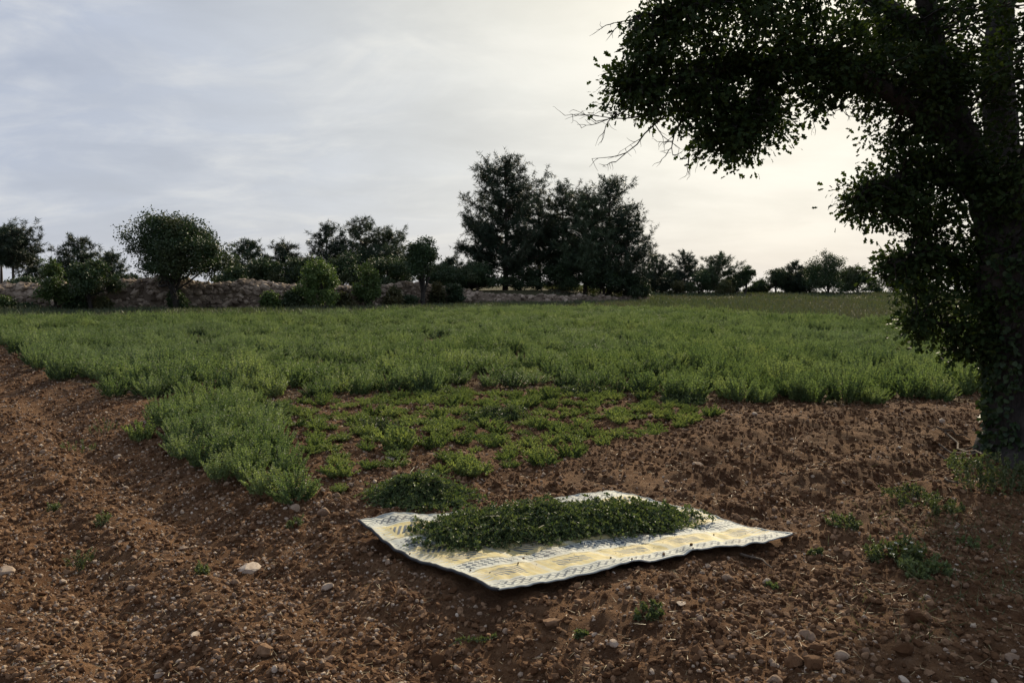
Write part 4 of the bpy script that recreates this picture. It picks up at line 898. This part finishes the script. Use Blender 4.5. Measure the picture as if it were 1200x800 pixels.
# ------------------------------------------------------------------ the big oak
r = np.random.default_rng(900)
ob = G(1211, 534); OZ = gz(ob[0], ob[1]); oak = empty('oak_tree', (ob[0], ob[1], OZ), 'big dark oak with ivy on its trunk and a long overhanging bough', 'tree')
O = np.array([ob[0], ob[1], OZ])
def A(*t): return np.array([at(a, b2, Y_) for a, b2, Y_ in t])
oy = ob[1]
limbs = {
 'trunk': (np.vstack([[ob[0] + .02, oy, OZ - 0.15], A((1211, 505, oy), (1208, 440, oy), (1198, 370, oy), (1178, 300, oy))]), (0.54, 0.33, 0.28, 0.26, 0.24)),
 'a': (A((1180, 305, oy), (1155, 225, 7.4), (1124, 150, 7.3), (1100, 80, 7.2), (1085, 0, 7.1), (1065, -130, 7.0)), (0.19, 0.15, 0.125, 0.09, 0.07, 0.03)),
 'b': (A((1180, 305, oy), (1174, 190, 7.7), (1170, 80, 7.8), (1172, -40, 8.0), (1180, -220, 8.1)), (0.20, 0.16, 0.14, 0.11, 0.05)),
 'c': (A((1135, 178, 7.35), (1085, 140, 7.2), (1030, 100, 7.1), (960, 78, 7.0), (880, 76, 6.9), (800, 88, 6.8), (742, 98, 6.8)), (0.11, 0.09, 0.075, 0.06, 0.045, 0.03, 0.012)),
 'd': (A((1182, 325, oy), (1245, 240, 7.8), (1330, 150, 8.2), (1430, 40, 8.6)), (0.17, 0.13, 0.09, 0.04)),
 'e': (A((1180, 310, oy), (1210, 190, 6.8), (1240, 60, 6.1), (1260, -120, 5.6)), (0.15, 0.11, 0.08, 0.04)),
 'f': (A((1172, 270, 7.7), (1130, 170, 8.6), (1070, 90, 9.5), (1020, 10, 10.2)), (0.14, 0.10, 0.06, 0.03)),
 'g': (A((1184, 360, oy), (1140, 318, 7.4), (1085, 300, 7.2), (1048, 308, 7.1)), (0.09, 0.06, 0.035, 0.012)),
 'h': (A((1158, 240, 7.45), (1100, 205, 7.3), (1040, 212, 7.2), (1000, 232, 7.2)), (0.085, 0.06, 0.035, 0.012)),
 'i': (A((905, 76, 6.9), (885, 115, 6.85), (858, 160, 6.8)), (0.035, 0.025, 0.01)),
 'j': (A((1092, 40, 7.15), (1000, -10, 7.0), (900, -10, 6.8), (800, 10, 6.7), (745, 20, 6.7)), (0.07, 0.055, 0.04, 0.025, 0.01)),
 'k': (A((1186, 400, oy - .15), (1150, 385, 7.2), (1105, 380, 7.1), (1065, 374, 7.0)), (0.05, 0.03, 0.018, 0.008)),
 'l': (A((1188, 420, oy - .15), (1150, 410, 7.2), (1118, 412, 7.1)), (0.04, 0.025, 0.008)),
}
nodes = []; tr_mb = MB(); lb_mb = MB()
for nm, (P, rad) in limbs.items():
    C_ = curve(P, 5); rr = np.interp(np.linspace(0, 1, len(C_)), np.linspace(0, 1, len(rad)), rad)
    C_[1:-1] += r.normal(size=(len(C_) - 2, 3)) * 0.012
    if nm == 'trunk':
        V, F = tube(C_, rr, 22); q = nrm(V - np.repeat(C_, 22, 0)); an = np.arctan2(q[:, 1], q[:, 0])
        V = V + q * (0.07 * vn(an * 1.6 + 9, V[:, 2] * 2.2, 97) + 0.05 * vn(an * 4 + 9, V[:, 2] * 1.4, 98) + 0.018 * np.sin(an * 9 + V[:, 2] * 1.1) + 0.09 * np.clip(0.6 - (V[:, 2] - OZ), 0, 1) * np.sin(an * 5 + 1))[:, None]
        tr_mb.add(V, F)
    else: lb_mb.add(*tube(C_, rr, 9))
    nodes.append(C_ if nm != 'trunk' else C_[-4:])
nodes_all = np.vstack(nodes)
# leaf masses: pixel centre, depth, radii in pixels, depth radius in metres, number of leafy shoots
LOBES = [(748, 106, 6.8, 44, 34, .30, 26), (775, 66, 6.75, 50, 34, .35, 24), (790, 28, 6.7, 66, 36, .4, 30), (795, 125, 6.8, 48, 26, .3, 18), (852, 158, 6.8, 46, 36, .32, 28), (885, 140, 6.85, 42, 40, .3, 24),
 (850, 90, 6.85, 70, 50, .45, 40), (880, 30, 6.8, 90, 60, .6, 46), (925, 95, 7.0, 60, 46, .4, 34), (968, 55, 7.0, 80, 60, .6, 44), (1000, 92, 7.1, 44, 26, .3, 14), (1040, 60, 7.2, 80, 80, .8, 46), (1075, 120, 7.3, 66, 60, .5, 34),
 (1120, 60, 7.2, 80, 90, 1.0, 46), (1180, 60, 7.0, 60, 100, 1.2, 50), (1062, 185, 7.3, 50, 44, .4, 26), (1022, 232, 7.2, 34, 36, .3, 22), (1062, 240, 7.25, 50, 40, .4, 24), (1110, 220, 7.3, 66, 70, .7, 40), (1170, 210, 7.0, 60, 80, .9, 48),
 (1085, 300, 7.2, 44, 30, .3, 22), (1048, 318, 7.1, 28, 18, .2, 8), (1130, 320, 7.2, 56, 50, .5, 24), (1180, 310, 6.9, 40, 46, .4, 20), (1100, 382, 7.1, 46, 16, .25, 11), (1064, 374, 7.0, 18, 10, .12, 5), (1132, 405, 7.1, 34, 28, .3, 12), (1165, 372, 6.9, 34, 40, .25, 20), (1185, 420, 6.95, 26, 28, .2, 10),
 (1105, 350, 7.15, 42, 26, .3, 9), (1000, 170, 7.3, 10, 10, .1, 0),
 (1240, 200, 6.4, 60, 160, .9, 44), (1330, 120, 7.8, 110, 150, 1.3, 60), (1420, 20, 8.4, 110, 120, 1.2, 40), (1250, 330, 7.6, 60, 70, .7, 26), (1260, -90, 5.9, 130, 90, 1.0, 46), (1150, -120, 7.8, 150, 110, 1.5, 70), (1000, -90, 7.0, 130, 70, 1.1, 50), (870, -50, 6.8, 100, 40, .7, 28),
 (1040, 40, 9.6, 70, 60, .8, 30), (1110, 120, 9.0, 50, 70, .8, 26), (1180, -250, 8.1, 150, 90, 1.3, 50), (1340, -120, 8.0, 120, 120, 1.3, 40)]
tw_mb = MB(); SP = []; SD = []
for (a, b2, Y_, rx, ry, rd, nsh) in LOBES:
    if nsh == 0: continue
    nsh = max(4, int(nsh * (0.62 if (a > 1215 or b2 < -40) else 1.18))); c_ = at(a, b2, Y_); s = Y_ / FPX; d = rdir(nsh, r) * (r.random((nsh, 1)) ** 0.42); P = c_ + d * np.array([rx * s, rd, ry * s])
    for p_ in P:
        dist = np.linalg.norm(nodes_all - p_, axis=1); near_ = nodes_all[np.argmin(dist + r.uniform(0, .15, len(dist)))]
        sag = (near_ + p_) / 2 + r.normal(size=3) * 0.05 * np.linalg.norm(p_ - near_) + np.array([0, 0, 0.05])
        pts = curve([near_, sag, p_], 3); tw_mb.add(*tube(pts, np.linspace(0.012, 0.004, len(pts)), 3))
        SP.append(p_); SD.append(nrm(p_ - near_))
SP = np.array(SP); SD = np.array(SD); nl = 48
cs = np.repeat(SP, nl, 0); ax_ = np.repeat(SD, nl, 0); n = len(cs)
sg = np.repeat(r.uniform(0.035, 0.085, len(SP)), nl)[:, None]
of_ = r.normal(size=(n, 3)) * sg * np.array([1, 1, 0.8]); LP = cs + of_ + ax_ * r.uniform(-0.14, 0.08, (n, 1))
LD = nrm(of_) * 0.9 + rdir(n, r) * 0.7 + ax_ * 0.4 + np.array([0, 0, -0.2])
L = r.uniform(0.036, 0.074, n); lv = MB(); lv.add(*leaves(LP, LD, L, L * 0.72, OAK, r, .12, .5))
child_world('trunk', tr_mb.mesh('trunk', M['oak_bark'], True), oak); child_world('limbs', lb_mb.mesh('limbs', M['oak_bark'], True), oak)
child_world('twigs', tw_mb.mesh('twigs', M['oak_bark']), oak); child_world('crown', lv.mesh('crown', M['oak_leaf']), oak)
# ivy round the trunk
tc_ = curve(limbs['trunk'][0], 8); n = 3800; f = r.random(n) ** 0.9; ctr = np.stack([np.interp(f, np.linspace(0, 1, len(tc_)), tc_[:, k3]) for k3 in range(3)], -1)
an = r.uniform(0, 6.28, n); rad = np.interp(f, [0, .25, 1], [0.45, 0.35, 0.27]) + r.uniform(0.0, 0.05, n); N_ = np.stack([np.cos(an), np.sin(an), 0 * an], -1)
kp = fbm(an * 1.2, ctr[:, 2] * 2.0, 2, 95) > -0.08
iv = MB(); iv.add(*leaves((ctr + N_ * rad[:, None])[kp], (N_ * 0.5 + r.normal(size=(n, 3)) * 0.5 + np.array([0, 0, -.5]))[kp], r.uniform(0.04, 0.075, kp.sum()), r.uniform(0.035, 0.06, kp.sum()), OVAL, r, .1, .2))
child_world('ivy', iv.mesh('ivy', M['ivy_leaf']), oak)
# bare dead twigs poking out of the bough
def dead(p, d, ln, rad, lev):
    q = [p]; dd_ = d.copy()
    for i in range(5): dd_ = nrm(dd_ + r.normal(size=3) * 0.22 + np.array([0, 0, -0.04])); q.append(q[-1] + dd_ * ln / 5)
    q = np.array(q); dm.add(*tube(q, np.linspace(rad, rad * 0.35, 6), 4))
    if lev > 0:
        for i in (1, 2, 3, 4, 5):
            if r.random() < 0.85: dead(q[i], nrm(dd_ + r.normal(size=3) * np.array([.7, .4, .7])), ln * r.uniform(.3, .55), rad * 0.55, lev - 1)
def dead_px(a, b2, c2, d2, Y_, rad=0.008, lev=2):
    global dm
    dm = MB(); p, p2 = at(a, b2, Y_), at(c2, d2, Y_); dead(p, nrm(p2 - p), np.linalg.norm(p2 - p), rad, lev); child_world('dead_twig', dm.mesh('dead_twig', M['oak_bark']), oak)
for t in ((772, 128, 700, 158, 6.7), (780, 135, 718, 186, 6.7), (800, 138, 772, 180, 6.75), (830, 140, 795, 188, 6.75), (760, 112, 694, 136, 6.75), (775, 28, 716, 16, 6.65), (770, 40, 735, 34, 6.7), (965, 100, 948, 140, 7.0), (985, 100, 992, 138, 7.05), (780, 6, 760, -12, 6.7)): dead_px(*t)
for t in ((1080, 262, 1022, 262, 7.2), (1050, 330, 1008, 300, 7.1)): dead_px(*t, 0.006, 1)
tot = sum(len(o.data.polygons) for o in {o.data.name: o for o in bpy.data.objects if o.type == 'MESH'}.values()); print('faces', tot, 'objects', len(bpy.data.objects), 'field pts', len(rest), 'strip', n_strip, 'tufts', tuft_n, 'wall', cnt)
